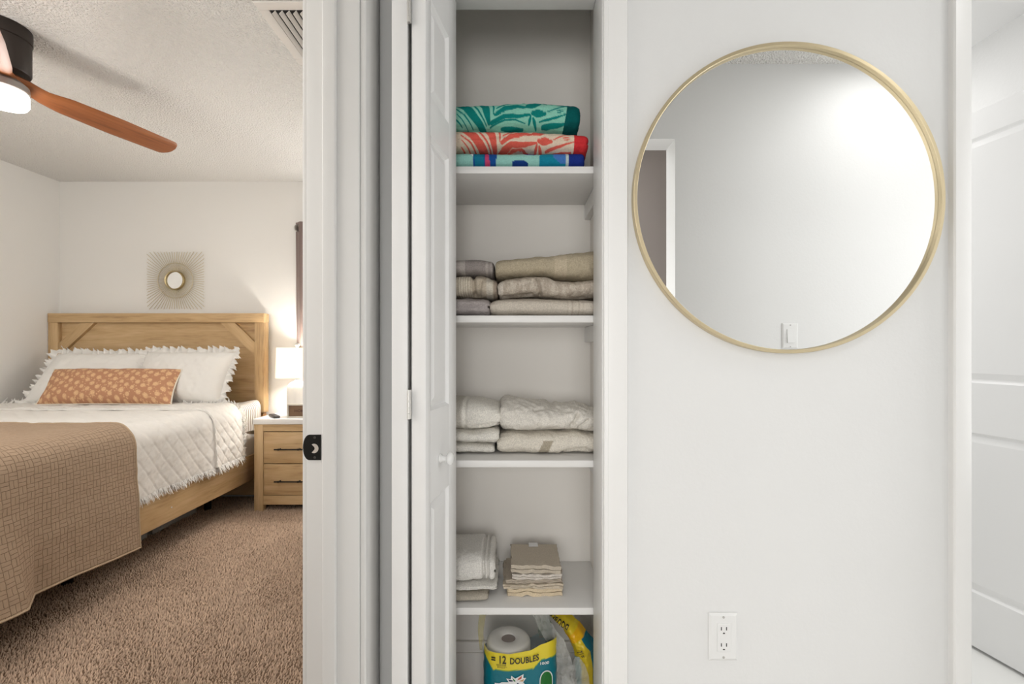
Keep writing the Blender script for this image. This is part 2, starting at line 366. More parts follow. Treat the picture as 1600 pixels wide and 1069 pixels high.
# knob on the seen leaf
def knob():
    L = 1.06; t = (L-.97)/du[1]
    p = MB_ @ Vector((t, 0, Z(717, 1.055)))
    R = Matrix.Translation(p) @ Matrix.Rotation(-ang, 4, 'Z') @ Matrix.Rotation(math.pi/2, 4, 'Y')
    prof = [(0, -.001), (.0105, -.001), (.0105, .002), (.007, .005), (.0055, .012), (.0065, .016), (.012, .0185), (.0150, .022), (.0155, .0255), (.0135, .029), (.008, .0315), (0, .0322)]
    obj('knob', G().lathe(prof, (0, 0, 0), 28, 2, R), mat('white_porcelain', (.88, .88, .87), .2), leafB, smooth=180)
knob()
for zc in (0.5*(Z(610, .962)+Z(655, .962)), 1.855, 0.24):
    g = G()
    for k in range(5):
        z0 = zc-.031+k*.0124
        g.lathe([(.0, z0), (.0032, z0), (.0032, z0+.0119), (0, z0+.0119)], (-0.2190, 0.9655, 0), 12)
    g.box((-.2235, .9675, zc-.031), (-.2145, .9700, zc+.031))
    obj('hinge', g, mat('painted_hinge', (.72, .71, .68), .3, .6), d1, smooth=40, label='small pale metal hinge barrel')

# bathroom door, opened into the bathroom against its wall
d2 = structure('door_2', (1.80, 1.24, 0))
dl = Vector((-.0222, .152)).normalized()
o2 = Vector((1.738, 1.716))-dl*(1.716-1.235)/dl.y
panel_leaf(d2, (o2.x, o2.y), (dl.x, dl.y), 0.70, 0.035, 2.022, 0.012, (0.105, 0.115), [(0.215, 0.816), (1.004, 1.924)], (-dl.y, dl.x), M_door)

# ------------------------------------------------------------------ closet shelves
SZ = [1.623, 1.2213, 0.831, 0.434]; SHY0, SHY1 = 1.225, 1.494
SLAB = ['white closet shelf under the folded beach towels, highest of the four', 'white closet shelf under the taupe and grey towels',
        'white closet shelf under the thick off-white bath towels', 'white closet shelf under the washcloths, lowest of the four']
for z, lab in zip(SZ, SLAB):
    s = thing('closet_shelf', lab, 'shelf', (-0.02, 1.36, z-.019), 'fixed shelves in the linen closet')
    obj('shelf_board', G().box((-0.2995, SHY0, z-.019), (0.2565, SHY1, z), .0015), M_shelf, s, smooth=40)
    if z > 0.5:
        obj('cleat', G().box((0.238, 1.245, z-.068), (0.2568, SHY1, z-.0192), .002), M_shelf, s)
        obj('cleat', G().box((-0.2995, 1.245, z-.068), (-0.281, SHY1, z-.0192), .002), M_shelf, s)

# ------------------------------------------------------------------ towels
def srgb(a): 
    a = np.asarray(a, float)/255
    return np.where(a <= 0.04045, a/12.92, ((a+0.055)/1.055)**2.4)
def interp(pts, x): return np.interp(x, [p[0] for p in pts], [p[1] for p in pts])
M_terry = vcol('terry_cloth', speck=.16)
M_print = vcol('printed_velour', bump=(350, .35, .001), speck=.08)
M_cloth = vcol('washcloth', speck=.12, bump=(500, .6, .0014))

def towel(name, label, group, x0, x1, y0, y1, bot, top, col, m=M_terry, layers=1, seed=1, amp=.0025, nx=120, nt=88, p=2.9, re=.025, gdepth=.006, wrinkle=None, fq=9, taper=.45, parent=None, cat='towel', skew=0.0, bands=()):
    """a folded towel: rounded slab with rolled front fold, soft ends, layer seams. bot/top: z or [(px u, z)..] along x"""
    u = np.linspace(-1, 1, nx); u = np.sign(u)*(1-(1-np.abs(u))**1.6); x = (x0+x1)/2+(x1-x0)/2*u
    th = np.linspace(0, 2*np.pi, nt, endpoint=False)+np.pi/2
    d = np.minimum(x-x0, x1-x); s = np.clip(d/re, 0, 1); s = (1-(1-s)**2.4)**(1/2.4)
    zb = interp(bot, x) if isinstance(bot, list) else np.full(nx, bot)
    zt = interp(top, x) if isinstance(top, list) else np.full(nx, top)
    c, sn = np.cos(th), np.sin(th)
    cy = np.sign(c)*np.abs(c)**(2/p); sz = np.sign(sn)*np.abs(sn)**(2/p)
    S = (1-taper)+taper*s[:, None]
    hz = (zt-zb)/2
    Yc, hy = (y0+y1)/2, (y1-y0)/2
    P = np.zeros((nx, nt, 3))
    P[..., 0] = x[:, None]+0*cy
    inset = np.zeros((nx, nt))
    for k in range(1, layers):
        zk = -1+2*k/layers
        wob = .10*np.sin(x*37+seed*2+k)[:, None]
        inset += gdepth*np.exp(-((sz[None, :]-zk-wob)/(.30/layers))**2)
    P[..., 1] = Yc+hy*cy[None, :]*(1-.25*(1-S))+np.where(c < 0, 1, -1)[None, :]*inset*(np.abs(c)**.5)[None, :]
    P[..., 2] = ((zt+zb)/2)[:, None]+hz[:, None]*sz[None, :]*S
    # ends: pull the layer seams inwards in x too
    P[..., 0] -= np.sign(u)[:, None]*inset*(1-s[:, None])*1.6
    P[..., 0] += skew*(P[..., 1]-Yc)
    N = np.zeros_like(P); N[..., 1] = c; N[..., 2] = sn; N[..., 0] = (np.sign(u)*(1-s))[:, None]
    q = P*np.array([1, 1, 1.6])+seed*1.7
    dsp = amp*noise(q, fq, seed)+.35*amp*noise(q, fq*5, seed+2, 2)
    if wrinkle is not None: dsp = dsp+wrinkle(P)
    dsp = dsp*np.clip(1-(sz[None, :] < -.93)*1.0, 0, 1)
    P += N*dsp[..., None]
    lo = zb.min() if not isinstance(bot, list) else None
    if lo is not None: P[..., 2] = np.maximum(P[..., 2], lo)
    P[..., 1] = np.minimum(P[..., 1], 1.492)
    g = G().grid(P, wrap=True)
    i0 = 0; i1 = (nx-1)*nt
    ca, cb = P[0].mean(0), P[-1].mean(0)
    g.add([ca, cb], []); a, b = g.n-2, g.n-1
    g.f += [(i0+(j+1) % nt, i0+j, a) for j in range(nt)]+[(i1+j, i1+(j+1) % nt, b) for j in range(nt)]
    V = np.concatenate([P.reshape(-1, 3), [ca, cb]])
    C = col(V) if callable(col) else np.tile(srgb(col), (len(V), 1))
    for (xa, xb, cc) in bands:
        w = np.clip((V[:, 0]-xa)/.002, 0, 1)*np.clip((xb-V[:, 0])/.002, 0, 1); C = C*(1-w[:, None])+srgb(cc)*w[:, None]
    if parent is not None: return obj(name, g, m, parent, smooth=180, col=C)
    o = obj(name, g, m, None, smooth=180, col=C); o['label'] = label; o['category'] = cat; o['group'] = group
    return o

# palm-leaf print as tapered strokes, drawn in the towel's own front plane (x, z)
STK = [([(90, 165), (200, 230), (290, 340), (380, 425)], 66), ([(80, 235), (180, 310), (260, 410)], 13), ([(80, 340), (150, 400)], 12), ([(85, 285), (150, 345), (210, 420)], 9),
       ([(235, 158), (320, 260), (400, 390)], 15), ([(335, 165), (395, 225), (428, 370)], 58), ([(462, 160), (480, 230), (476, 300)], 15),
       ([(510, 178), (600, 150), (700, 130)], 11), ([(512, 240), (600, 188), (720, 160)], 15), ([(500, 305), (600, 240), (720, 218), (800, 228)], 44),
       ([(455, 375), (600, 318), (720, 322), (850, 308)], 34), ([(440, 400), (600, 352), (700, 350), (800, 378)], 12), ([(740, 152), (910, 128)], 18),
       ([(830, 215), (950, 182)], 62), ([(885, 290), (1000, 302)], 62), ([(840, 385), (858, 318)], 22), ([(882, 338), (915, 415)], 24),
       ([(950, 372), (1100, 342), (1240, 300)], 18), ([(980, 405), (1210, 388)], 30), ([(975, 128), (1020, 195)], 28), ([(1040, 128), (1085, 195)], 14),
       ([(1110, 135), (1240, 205)], 62), ([(1020, 280), (1150, 232), (1240, 205)], 11), ([(560, 412), (780, 410)], 24), ([(1125, 262), (1190, 258)], 10), ([(1130, 285), (1190, 275)], 10)]
def strokes(px, py, stk):
    out = np.zeros(len(px))
    for pts, w in stk:
        L = sum(math.dist(pts[i], pts[i+1]) for i in range(len(pts)-1)); acc = 0
        for i in range(len(pts)-1):
            a, b = np.array(pts[i], float), np.array(pts[i+1], float); dv = b-a; l = np.linalg.norm(dv)
            t = np.clip(((px-a[0])*dv[0]+(py-a[1])*dv[1])/l**2, 0, 1)
            dist = np.hypot(px-a[0]-t*dv[0], py-a[1]-t*dv[1])
            s = (acc+t*l)/L; ww = 1.28*w/2*(.45+.55*np.sin(np.pi*np.clip(s*.86+.12, 0, 1)))
            out = np.maximum(out, np.clip((ww-dist)/3.0+.5, 0, 1))
            acc += l
    return out
def crop_xy(V, Y=1.262): return ((CX+F*V[:, 0]/Y)-700)*6.667, ((HY-F*(V[:, 2]-EYE)/Y)-140)*6.667
def teal_col(V):
    px, py = crop_xy(V); w = noise(V, 26, 3)*2.5; dk = strokes(px+w, py+w, STK)
    C = srgb((10, 128, 122))*dk[:, None]+srgb((140, 205, 185))*(1-dk[:, None])
    C[px > 1245-(py-150)*.17] = srgb((0, 88, 88)); return C
def coral_col(V):
    px, py = crop_xy(V); w = noise(V, 26, 5)*2.5; dk = strokes((px-65)+w, (py-430)*1.02+150+w, STK)
    C = srgb((222, 98, 84))*dk[:, None]+srgb((228, 208, 186))*(1-dk[:, None])
    C[px > 1305] = srgb((205, 52, 56)); return C
def blue_col(V):
    px, py = crop_xy(V, 1.268); n = noise(V, 20, 4); C = np.tile(srgb((150, 205, 195)), (len(V), 1))
    def poly(P, c):
        ins = np.zeros(len(px), bool); n_ = len(P)
        for i in range(n_):
            (xa, ya), (xb, yb) = P[i], P[(i+1) % n_]
            cond = ((ya > py) != (yb > py)) & (px < (xb-xa)*(py-ya)/((yb-ya) or 1e-9)+xa); ins ^= cond
        C[ins] = srgb(c)
    poly([(205, 600), (270, 720), (265, 900), (500, 900), (515, 600)], (24, 78, 150)); poly([(270, 650), (380, 650), (385, 850), (290, 850)], (20, 120, 150))
    poly([(385, 600), (430, 720), (450, 900), (395, 900)], (196, 70, 110)); poly([(225, 640), (270, 700), (265, 730), (240, 700)], (235, 240, 240))
    poly([(660, 600), (690, 680), (760, 690), (830, 715), (890, 718), (935, 690), (945, 600)], (26, 56, 140)); poly([(720, 630), (880, 640), (890, 685), (800, 690)], (110, 150, 205))
    poly([(665, 790), (700, 772), (770, 768), (830, 795), (830, 830), (665, 830)], (24, 60, 130))
    poly([(955, 600), (945, 900), (1215, 900), (1215, 600)], (22, 132, 160)); poly([(1080, 600), (1090, 740), (1160, 800), (1215, 800), (1215, 600)], (70, 120, 190))
    poly([(1215, 600), (1215, 900), (1248, 900), (1248, 600)], (190, 205, 205)); poly([(1248, 600), (1248, 900), (1500, 900), (1500, 600)], (26, 48, 130))
    return C
GB = 'folded beach towels on the top shelf'
z1 = SZ[0]
towel('beach_towel', 'blue, navy and aqua beach towel at the bottom of its stack', GB, -.26, .200, 1.245, 1.48, z1, z1+.056, blue_col, M_print, seed=3, nx=260, nt=110, re=.012, amp=.0015)
towel('beach_towel', 'coral palm-leaf beach towel with red end band', GB, -.26, X(918.5, 1.26), 1.240, 1.478, [(-.26, z1+.054), (0, z1+.056), (.12, z1+.046), (.21, z1+.042)], [(-.26, Z(202, 1.262)), (0, Z(204, 1.262)), (.07, Z(203, 1.262)), (.12, Z(206, 1.262)), (.21, Z(209, 1.262))], coral_col, M_print, seed=4, nx=560, nt=190, re=.016, amp=.0022, layers=2, gdepth=.003)
towel('beach_towel', 'teal palm-leaf beach towel with dark green end band', GB, -.26, X(905, 1.26), 1.238, 1.475, [(-.26, Z(206, 1.262)), (0, Z(206, 1.262)), (.2, Z(209, 1.262))], [(-.26, Z(164, 1.262)), (-.13, Z(163, 1.262)), (-.05, Z(161, 1.262)), (.03, Z(157, 1.262)), (.09, Z(157, 1.262)), (.13, Z(160, 1.262)), (.19, Z(163, 1.262))], teal_col, M_print, seed=6, nx=560, nt=190, re=.016, amp=.0025)

# second shelf: three on the left, three on the right
GT = 'taupe and grey towels on the second shelf'; z2 = SZ[1]; y2 = 1.250
gx = lambda a: X(a, y2); gz = lambda a: Z(a, y2)
def jac(V):
    n = noise(V*np.array([1, .6, 1]), 34, 7, 3)+.6*noise(V, 80, 2, 2); k = np.clip((n-.05)/.30+.5, 0, 1)[:, None]
    C = srgb((180, 168, 154))*(1-k)+srgb((198, 188, 174))*k; e = V[:, 0] < gx(786)
    C[e] = srgb((205, 196, 184)); return C
def stripey(V):
    s = (np.sin(V[:, 0]*950) > .1) & (V[:, 0] < gx(737)); C = np.tile(srgb((190, 178, 160)), (len(V), 1)); C[s] = srgb((214, 206, 190))
    C[(V[:, 0] > gx(760)) & (V[:, 0] < gx(770))] = srgb((208, 200, 186)); C[V[:, 0] > gx(771)] = srgb((160, 146, 132)); return C
def folds(spec):
    def f(P):
        out = np.zeros(P.shape[:2])
        for (xa, za, xb, zb, w, dep) in spec:
            t = np.clip(((P[..., 0]-xa)*(xb-xa)+(P[..., 2]-za)*(zb-za))/((xb-xa)**2+(zb-za)**2), 0, 1)
            dd = np.hypot(P[..., 0]-xa-t*(xb-xa), P[..., 2]-za-t*(zb-za)); out -= dep*np.exp(-(dd/w)**2)
        return out
    return f
towel('towel', 'lavender-grey towel at the bottom left, beside the cream towel', GT, -.27, gx(766), y2-.010, 1.47, z2, [(-.27, gz(466)), (gx(740), gz(464)), (gx(766), gz(466))], (176, 168, 166), seed=8, re=.02, amp=.004, fq=14, layers=2, gdepth=.008)
towel('towel', 'beige ribbed towel in the middle of the left pile', GT, -.27, gx(778), y2-.006, 1.47, [(-.27, gz(466)), (gx(740), gz(463)), (gx(778), gz(465))], [(-.27, gz(430)), (gx(738), gz(428)), (gx(745), gz(427)), (gx(760), gz(431)), (gx(777), gz(436))], stripey, seed=9, re=.012, amp=.004, nx=300, wrinkle=folds([(gx(739), gz(430), gx(742), gz(464), .006, .010), (gx(752), gz(440), gx(748), gz(466), .004, .006)]))
towel('towel', 'dark grey towel on top of the left pile with pale bands', GT, -.27, gx(771.5), y2, 1.47, [(-.27, gz(429)), (gx(771), gz(431))], [(-.27, gz(403)), (gx(750), gz(401)), (gx(771), gz(405))], (150, 142, 138), seed=10, re=.012, amp=.0015, nx=220, bands=[(-.3, gx(727), (178, 170, 165)), (gx(758), gx(763), (172, 163, 158)), (gx(763), gx(766), (152, 144, 140)), (gx(766), gx(769), (170, 162, 156))])
towel('towel', 'smooth cream towel at the bottom right under the jacquard one', GT, gx(765), .252, y2-.006, 1.47, z2, [(gx(765), gz(467)), (gx(800), gz(463)), (gx(860), gz(464)), (gx(930), gz(467))], (206, 197, 184), seed=11, re=.03, amp=.002, nx=260, bands=[(gx(886), gx(888), (190, 180, 166)), (gx(889), gx(892), (216, 208, 196)), (gx(893), gx(896), (186, 174, 160)), (gx(903), gx(906), (188, 177, 163)), (gx(910), gx(912), (188, 177, 163))])
towel('towel', 'jacquard patterned taupe towel in the middle of the right pile', GT, gx(779), .252, y2-.010, 1.47, [(gx(778), gz(466)), (gx(800), gz(463)), (gx(840), gz(461)), (gx(885), gz(467)), (gx(930), gz(464))], [(gx(778), gz(438)), (gx(800), gz(432)), (gx(825), gz(428)), (gx(850), gz(429)), (gx(868), gz(435)), (gx(900), gz(436)), (gx(930), gz(433))], jac, seed=12, re=.014, amp=.004, nx=300, wrinkle=folds([(gx(840), gz(436), gx(845), gz(458), .004, .009), (gx(786), gz(463), gx(832), gz(459), .003, .007)]))
towel('towel', 'tan terry towel on top of the right pile, bulging to the right', GT, gx(774), .252, y2-.012, 1.47, [(gx(774), gz(436)), (gx(800), gz(433)), (gx(840), gz(430)), (gx(880), gz(435)), (gx(930), gz(438))], [(gx(774), gz(402)), (gx(800), gz(400)), (gx(860), gz(397)), (gx(885), gz(392)), (gx(930), gz(388))], (178, 166, 143), seed=13, re=.03, amp=.0035, nx=240, bands=[(gx(866), gx(886), (190, 177, 154))], fq=7)

# third shelf: off-white bath towels
GW = 'off-white bath towels on the third shelf'; z3 = SZ[2]; y3 = 1.285
hx = lambda a: X(a, y3); hz_ = lambda a: Z(a, y3)
WH = (236, 232, 223)
towel('towel', 'thin white towel at the bottom of the left pile of three', GW, -.27, hx(773), y3, 1.47, z3, [(-.27, hz_(688)), (hx(772), hz_(695))], WH, seed=14, re=.012, amp=.003, bands=[])
towel('towel', 'white towel in the middle of the left pile of three', GW, -.27, hx(779), y3-.008, 1.47, [(-.27, hz_(689)), (hx(779), hz_(695))], [(-.27, hz_(666)), (hx(740), hz_(673)), (hx(779), hz_(668))], WH, seed=15, re=.018, amp=.0035)
towel('towel', 'white towel with ribbed band on top of the left pile of three', GW, -.27, hx(783), y3-.014, 1.47, [(-.27, hz_(668)), (hx(735), hz_(675)), (hx(783), hz_(668))], [(-.27, hz_(622)), (hx(740), hz_(626)), (hx(770), hz_(632)), (hx(783), hz_(636))], WH, seed=16, re=.02, amp=.004, wrinkle=folds([(hx(727), hz_(628), hx(727), hz_(672), .004, .005), (hx(740), hz_(667), hx(783), hz_(662), .003, .010)]), bands=[(-.3, hx(722), (205, 200, 190))])
stain = lambda V: np.where(((np.abs(V[:, 0]-hx(852)-(V[:, 2]-hz_(700))*.4) < .014) & (V[:, 2] < hz_(689)))[:, None], srgb((178, 168, 150)), srgb((228, 221, 208)))
towel('towel', 'off-white towel with a tan stained band, under the bulky towel', GW, hx(778), .252, y3-.006, 1.47, z3, [(hx(778), hz_(680)), (hx(800), hz_(677)), (hx(870), hz_(676)), (hx(900), hz_(673)), (hx(930), hz_(678))], stain, seed=17, re=.03, amp=.004, nx=220, layers=1, wrinkle=folds([(hx(880), hz_(707), hx(915), hz_(700), .004, .012), (hx(900), hz_(702), hx(930), hz_(706), .004, .008)]))
def slope(P): return np.zeros(P.shape[:2])
towel('towel', 'bulky crumpled off-white towel, thickest one on its shelf', GW, hx(781), .252, y3-.016, 1.485, [(hx(780), hz_(676)), (hx(830), hz_(678)), (hx(890), hz_(675)), (hx(930), hz_(677))], [(hx(780), .985), (hx(800), .985), (hx(840), .975), (hx(880), .968), (hx(905), .972), (hx(930), .955)], (228, 223, 214), seed=18, re=.02, amp=.007, nx=200, nt=120, fq=7, p=2.5, wrinkle=folds([(hx(835), hz_(640), hx(870), hz_(634), .004, .008), (hx(893), hz_(665), hx(903), hz_(646), .005, .014), (hx(845), hz_(645), hx(843), hz_(675), .008, .005), (hx(905), hz_(668), hx(918), hz_(655), .004, .010)]))

# fourth shelf: white hand towels and washcloths, each a folded sheet of several layers
z4 = SZ[3]; GH = 'hand towels on the lowest shelf'; y4 = 1.250
ix = lambda a: X(a, y4); iz = lambda a: Z(a, y4)
towel('hand_towel', 'greyish beige hand towel at the very bottom left of the lowest shelf', GH, -.25, ix(763), y4-.006, 1.43, z4, z4+.029, (182, 174, 160), seed=20, re=.02, amp=.003)
towel('hand_towel', 'white hand towel in the lower part of the left stack', GH, -.25, ix(777), y4, 1.435, z4+.028, [(-.25, z4+.046), (ix(777), z4+.050)], (226, 223, 216), seed=21, re=.012, amp=.003, layers=2, gdepth=.006)
towel('hand_towel', 'white hand towel on the stack, topmost with vertical edge folds', GH, -.25, ix(773), y4+.006, 1.445, [(-.25, z4+.045), (ix(773), z4+.048)], [(-.25, z4+.118), (ix(755), z4+.124), (ix(773), z4+.112)], (226, 223, 217), seed=22, re=.010, amp=.0035, layers=2, gdepth=.004, p=4, wrinkle=folds([(ix(757), .40, ix(754), .60, .004, .012), (ix(764), .40, ix(761), .60, .003, .010)]))
GC = 'washcloths on the lowest shelf'
def cloth(label, x0, x1, ya, yb, za, zb, col, seed, layers=2, skew=0.0, trim=None):
    """one folded washcloth: a sheet going back and forth, with thickness, wavy cut edges at the front"""
    root = None; n = 40; lay = layers*2; th = (zb-za)/lay; path = []
    for k in range(lay):
        ys = np.linspace(ya+.006, yb-.006, 14) if k % 2 == 0 else np.linspace(yb-.006, ya+.006, 14)
        for y in ys: path.append((y, za+th*(k+.5)))
        if k < lay-1:
            s = 1 if k % 2 == 0 else -1
            for a in np.linspace(-.35*np.pi, .35*np.pi, 5): path.append(((yb-.006 if s > 0 else ya+.006)+s*th*.55*math.cos(a)+0, za+th*(k+1)+th*.5*math.sin(a)))
    path = np.array(path); dp = np.gradient(path, axis=0); dp /= np.linalg.norm(dp, axis=1)[:, None]; nn = np.stack([-dp[:, 1], dp[:, 0]], 1)
    xs = np.linspace(x0, x1, n); hw = th*.42
    loop = np.concatenate([path+nn*hw, (path-nn*hw)[::-1]]); m_ = len(loop)
    P = np.zeros((n, m_, 3)); P[..., 0] = xs[:, None]; P[..., 1] = loop[None, :, 0]; P[..., 2] = loop[None, :, 1]
    front = np.clip((ya+.05-P[..., 1])/.05, 0, 1)
    P[..., 2] += front*(.0036*noise(P*np.array([1, 0.3, 0.3]), 20, seed, 2))+.0016*noise(P*np.array([1, 1, .2]), 9, seed+5, 2); P[..., 1] += front*.006*noise(P*np.array([1, .2, 2.0]), 18, seed+1, 2)
    P[..., 0] += .0042*noise(P*np.array([.3, 1, 3]), 20, seed+3, 2)+skew*(P[..., 1]-ya)
    P[..., 2] = np.maximum(P[..., 2], za+.0002)
    g = G().grid(P, wrap=True); k0 = (n-1)*m_; h = m_//2
    for b0, fl in ((0, False), (k0, True)):
        for j in range(h-1):
            q = (b0+j, b0+j+1, b0+m_-2-j, b0+m_-1-j); g.f.append(q if not fl else q[::-1])
    V = P.reshape(-1, 3); C = np.tile(srgb(col), (len(V), 1))
    if trim is not None:
        e = np.zeros((n, m_)); 
        L = len(path); idx = np.concatenate([np.arange(L), np.arange(L)[::-1]]); e[:, (idx < 2) | (idx > L-3)] = 1
        C[e.ravel() > 0] = srgb(trim)
    o = obj('washcloth', g, M_cloth, None, smooth=60, col=C); o['label'] = label; o['category'] = 'washcloth'; o['group'] = GC; return o
wy = 1.275; jx = lambda a: X(a, wy)
cloth('tan washcloth with cream edging rolled at its left corner, lowest of the pile', jx(793), jx(879), wy, 1.42, z4, z4+.024, (188, 176, 160), 30, 1, trim=(226, 208, 178))
cloth('tan washcloth jutting out to the left, second from the bottom', jx(787), jx(880), wy-.006, 1.425, z4+.024, z4+.038, (186, 174, 158), 31, 1, -.02, trim=(205, 192, 172))
cloth('tan washcloth above the cream edged ones, in mid pile', jx(790), jx(879), wy, 1.42, z4+.038, z4+.047, (190, 178, 162), 32, 1)
cloth('greyish washcloth with pale wavy edges, second from the top', jx(801), jx(879), wy+.002, 1.42, z4+.047, z4+.062, (200, 190, 175), 33, 1, trim=(214, 206, 196))
wt = cloth('tan washcloth on top of the pile with a small white tag', jx(799), jx(877), wy+.004, 1.43, z4+.062, z4+.086, (196, 185, 168), 34, 1)
obj('tag', G().box((jx(829), 1.405, z4+.0865), (jx(845), 1.432, z4+.0880), .0005), M_plastic, wt, label='small white care tag')

# ------------------------------------------------------------------ toilet paper packs on the closet floor
def text_geo(body, size, off=.018):
    cu = bpy.data.curves.new('txt', 'FONT'); cu.body = body; cu.size = size; cu.align_x = 'LEFT'; cu.extrude = 0.0; cu.resolution_u = 3; cu.offset = off*size
    o = bpy.data.objects.new('txt', cu); SC.collection.objects.link(o)
    dg = bpy.context.evaluated_depsgraph_get(); me = bpy.data.meshes.new_from_object(o.evaluated_get(dg))
    v = np.array([tuple(q.co) for q in me.vertices]); f = [list(p.vertices) for p in me.polygons]
    bpy.data.objects.remove(o); bpy.data.curves.remove(cu); bpy.data.meshes.remove(me)
    return v, f
def sdense(g_v, g_f): return g_v, g_f
M_wrap = vcol('printed_plastic_wrap', rough=.28, bump=(60, .25, .002), spec=.5)
M_ink = mat('black_ink', (0.012, 0.012, 0.014), .35)
M_navy = mat('navy_ink', lin(16, 30, 78), .35)
M_white_ink = mat('white_ink', (.85, .85, .85), .35)
M_red = mat('red_ink', lin(190, 80, 50), .4); M_green = mat('green_ink', lin(24, 110, 40), .35); M_aqua = mat('aqua_ink', lin(150, 205, 215), .35)
M_paper = mat('tissue_paper', (.90, .88, .86), .9, bump=(220, .4, .001))
M_core = mat('brown_cardboard', lin(112, 88, 76), .9)
def film(name, tint, op):
    m = bpy.data.materials.new(name); m.use_nodes = True; nt = m.node_tree; nt.nodes.clear()
    o = nt.nodes.new('ShaderNodeOutputMaterial'); tr = nt.nodes.new('ShaderNodeBsdfTransparent'); tr.inputs[0].default_value = (.97, .97, .95, 1)
    b = nt.nodes.new('ShaderNodeBsdfPrincipled'); b.inputs['Base Color'].default_value = (*tint, 1); b.inputs['Roughness'].default_value = .18
    mx = nt.nodes.new('ShaderNodeMixShader'); mx.inputs[0].default_value = op
    n = nt.nodes.new('ShaderNodeTexNoise'); n.inputs['Scale'].default_value = 38; n.inputs['Detail'].default_value = 4
    bp = nt.nodes.new('ShaderNodeBump'); bp.inputs['Strength'].default_value = .6; bp.inputs['Distance'].default_value = .006
    nt.links.new(n.outputs['Fac'], bp.inputs['Height']); nt.links.new(bp.outputs[0], b.inputs['Normal'])
    nt.links.new(tr.outputs[0], mx.inputs[1]); nt.links.new(b.outputs[0], mx.inputs[2]); nt.links.new(mx.outputs[0], o.inputs[0]); return m
M_film = film('clear_plastic_film', (.80, .80, .77), .10); M_film2 = film('bunched_clear_film', (.75, .76, .73), .38); M_filmy = film('yellow_clear_film', lin(200, 185, 90), .45)
FZ = 0.028; yp = 1.262; kx = lambda a: X(a, yp); kz = lambda a: Z(a, yp)
def roll(cx, cy, z0, z1, parent, r=.064):
    prof = [(.0215, z0+.004), (r-.006, z0), (r, z0+.006), (r, z1-.010), (r-.004, z1-.003), (r-.012, z1), (.023, z1), (.0205, z1-.003), (.0205, z0+.004)]
    o = obj('toilet_roll', G().lathe(prof, (cx, cy, 0), 48), M_paper, parent, smooth=60)
    obj('core', G().lathe([(.0204, z1-.004), (.0204, z0+.02), (0, z0+.02)], (cx, cy, 0), 32), M_core, o, smooth=60)
pk = thing('toilet_paper_pack', 'opened toilet paper pack in yellow and teal wrap showing one white roll', 'toilet paper', (0.0, 1.36, FZ), 'toilet paper packs on the closet floor')
RX, RY = X(794.5, 1.33), 1.33; RZ = Z(996, RY)
roll(RX, RY, RZ-.105, RZ, pk)
for k in range(2): roll(RX, RY, FZ+.003+k*.0, FZ+.1, pk) if k == 0 else None
# wrapper body: superellipse footprint around the front rolls, open at the top
PX0, PX1, PY0, PY1 = kx(754), kx(872), 1.258, 1.400
def foot(a, p=4.0):
    c, s = np.cos(a), np.sin(a)
    return (PX0+PX1)/2+(PX1-PX0)/2*np.sign(c)*np.abs(c)**(2/p), (PY0+PY1)/2+(PY1-PY0)/2*np.sign(s)*np.abs(s)**(2/p)
a = np.linspace(0, 2*np.pi, 260, endpoint=False); fx, fy = foot(a)
def top_z(x): return np.interp(x, [kx(754), kx(762), kx(795), kx(830), kx(845), kx(860), kx(872)], [kz(1012), kz(1019), kz(1021), kz(1015), kz(1007), kz(1003), kz(1003)])
tz = np.where(fy < (PY0+PY1)/2, top_z(fx), top_z(fx)-.055)
nz = 90; P = np.zeros((nz, 260, 3))
for i, t in enumerate(np.linspace(0, 1, nz)): P[i, :, 0] = fx; P[i, :, 1] = fy; P[i, :, 2] = FZ+(tz-FZ)*t
dn = .0025*noise(P, 9, 2, 3); P[..., 0] += dn*np.cos(a); P[..., 1] += dn*np.sin(a)*.6
def yb(x): return np.interp(x, [kx(754), kx(760), kx(770), kx(800), kx(833), kx(845), kx(860), kx(872)], [kz(1024), kz(1032), kz(1047), kz(1046.5), kz(1044), kz(1031), kz(1028), kz(1028)])
V = P.reshape(-1, 3); C = np.tile(srgb((0, 112, 128)), (len(V), 1)); C[V[:, 2] > yb(V[:, 0])] = srgb((226, 206, 48))
C[(np.abs(V[:, 2]-yb(V[:, 0])) < .0014)] = srgb((120, 160, 60))
wr = obj('wrapper', G().grid(P, wrap=True), M_wrap, pk, smooth=180, col=C, label='yellow and teal printed plastic wrap')
def fronty(x):
    c = np.clip(np.abs((x-(PX0+PX1)/2)/((PX1-PX0)/2)), 0, .999); s = (1-c**4)**(1/4); return (PY0+PY1)/2-(PY1-PY0)/2*s
def put_text(name, body, px, py, hpx, m, parent, wpx, rise=0.0, off=.0028, Y=yp):
    v, f = text_geo(body, 1.0, .018 if hpx > 4 else 0.0); hh = max(v[:, 1].max(), .01); sc = hpx*Y/F/hh
    v[:, 0] -= v[:, 0].min(); fr = v[:, 0]/v[:, 0].max(); x = X(px, Y)+fr*wpx*Y/F; z = Z(py, Y)+v[:, 1]*sc+rise*Y/F*fr**2.2
    return obj(name, G().add(np.stack([x, fronty(x)-off, z], 1), f), m, parent)
put_text('lettering', '= 12', 767.5, 1035, 12.0, M_ink, wr, 23.5)
put_text('lettering', 'DOUBLES', 797, 1035.5, 9.5, M_ink, wr, 45, 6.5)
put_text('lettering', 'REGULAR', 776, 1038.7, 2.7, M_ink, wr, 15)
put_text('lettering', 'ROLLS**', 777.5, 1042.3, 2.7, M_ink, wr, 15)
put_text('lettering', '1000', 844, 1037, 4.2, M_white_ink, wr, 14)
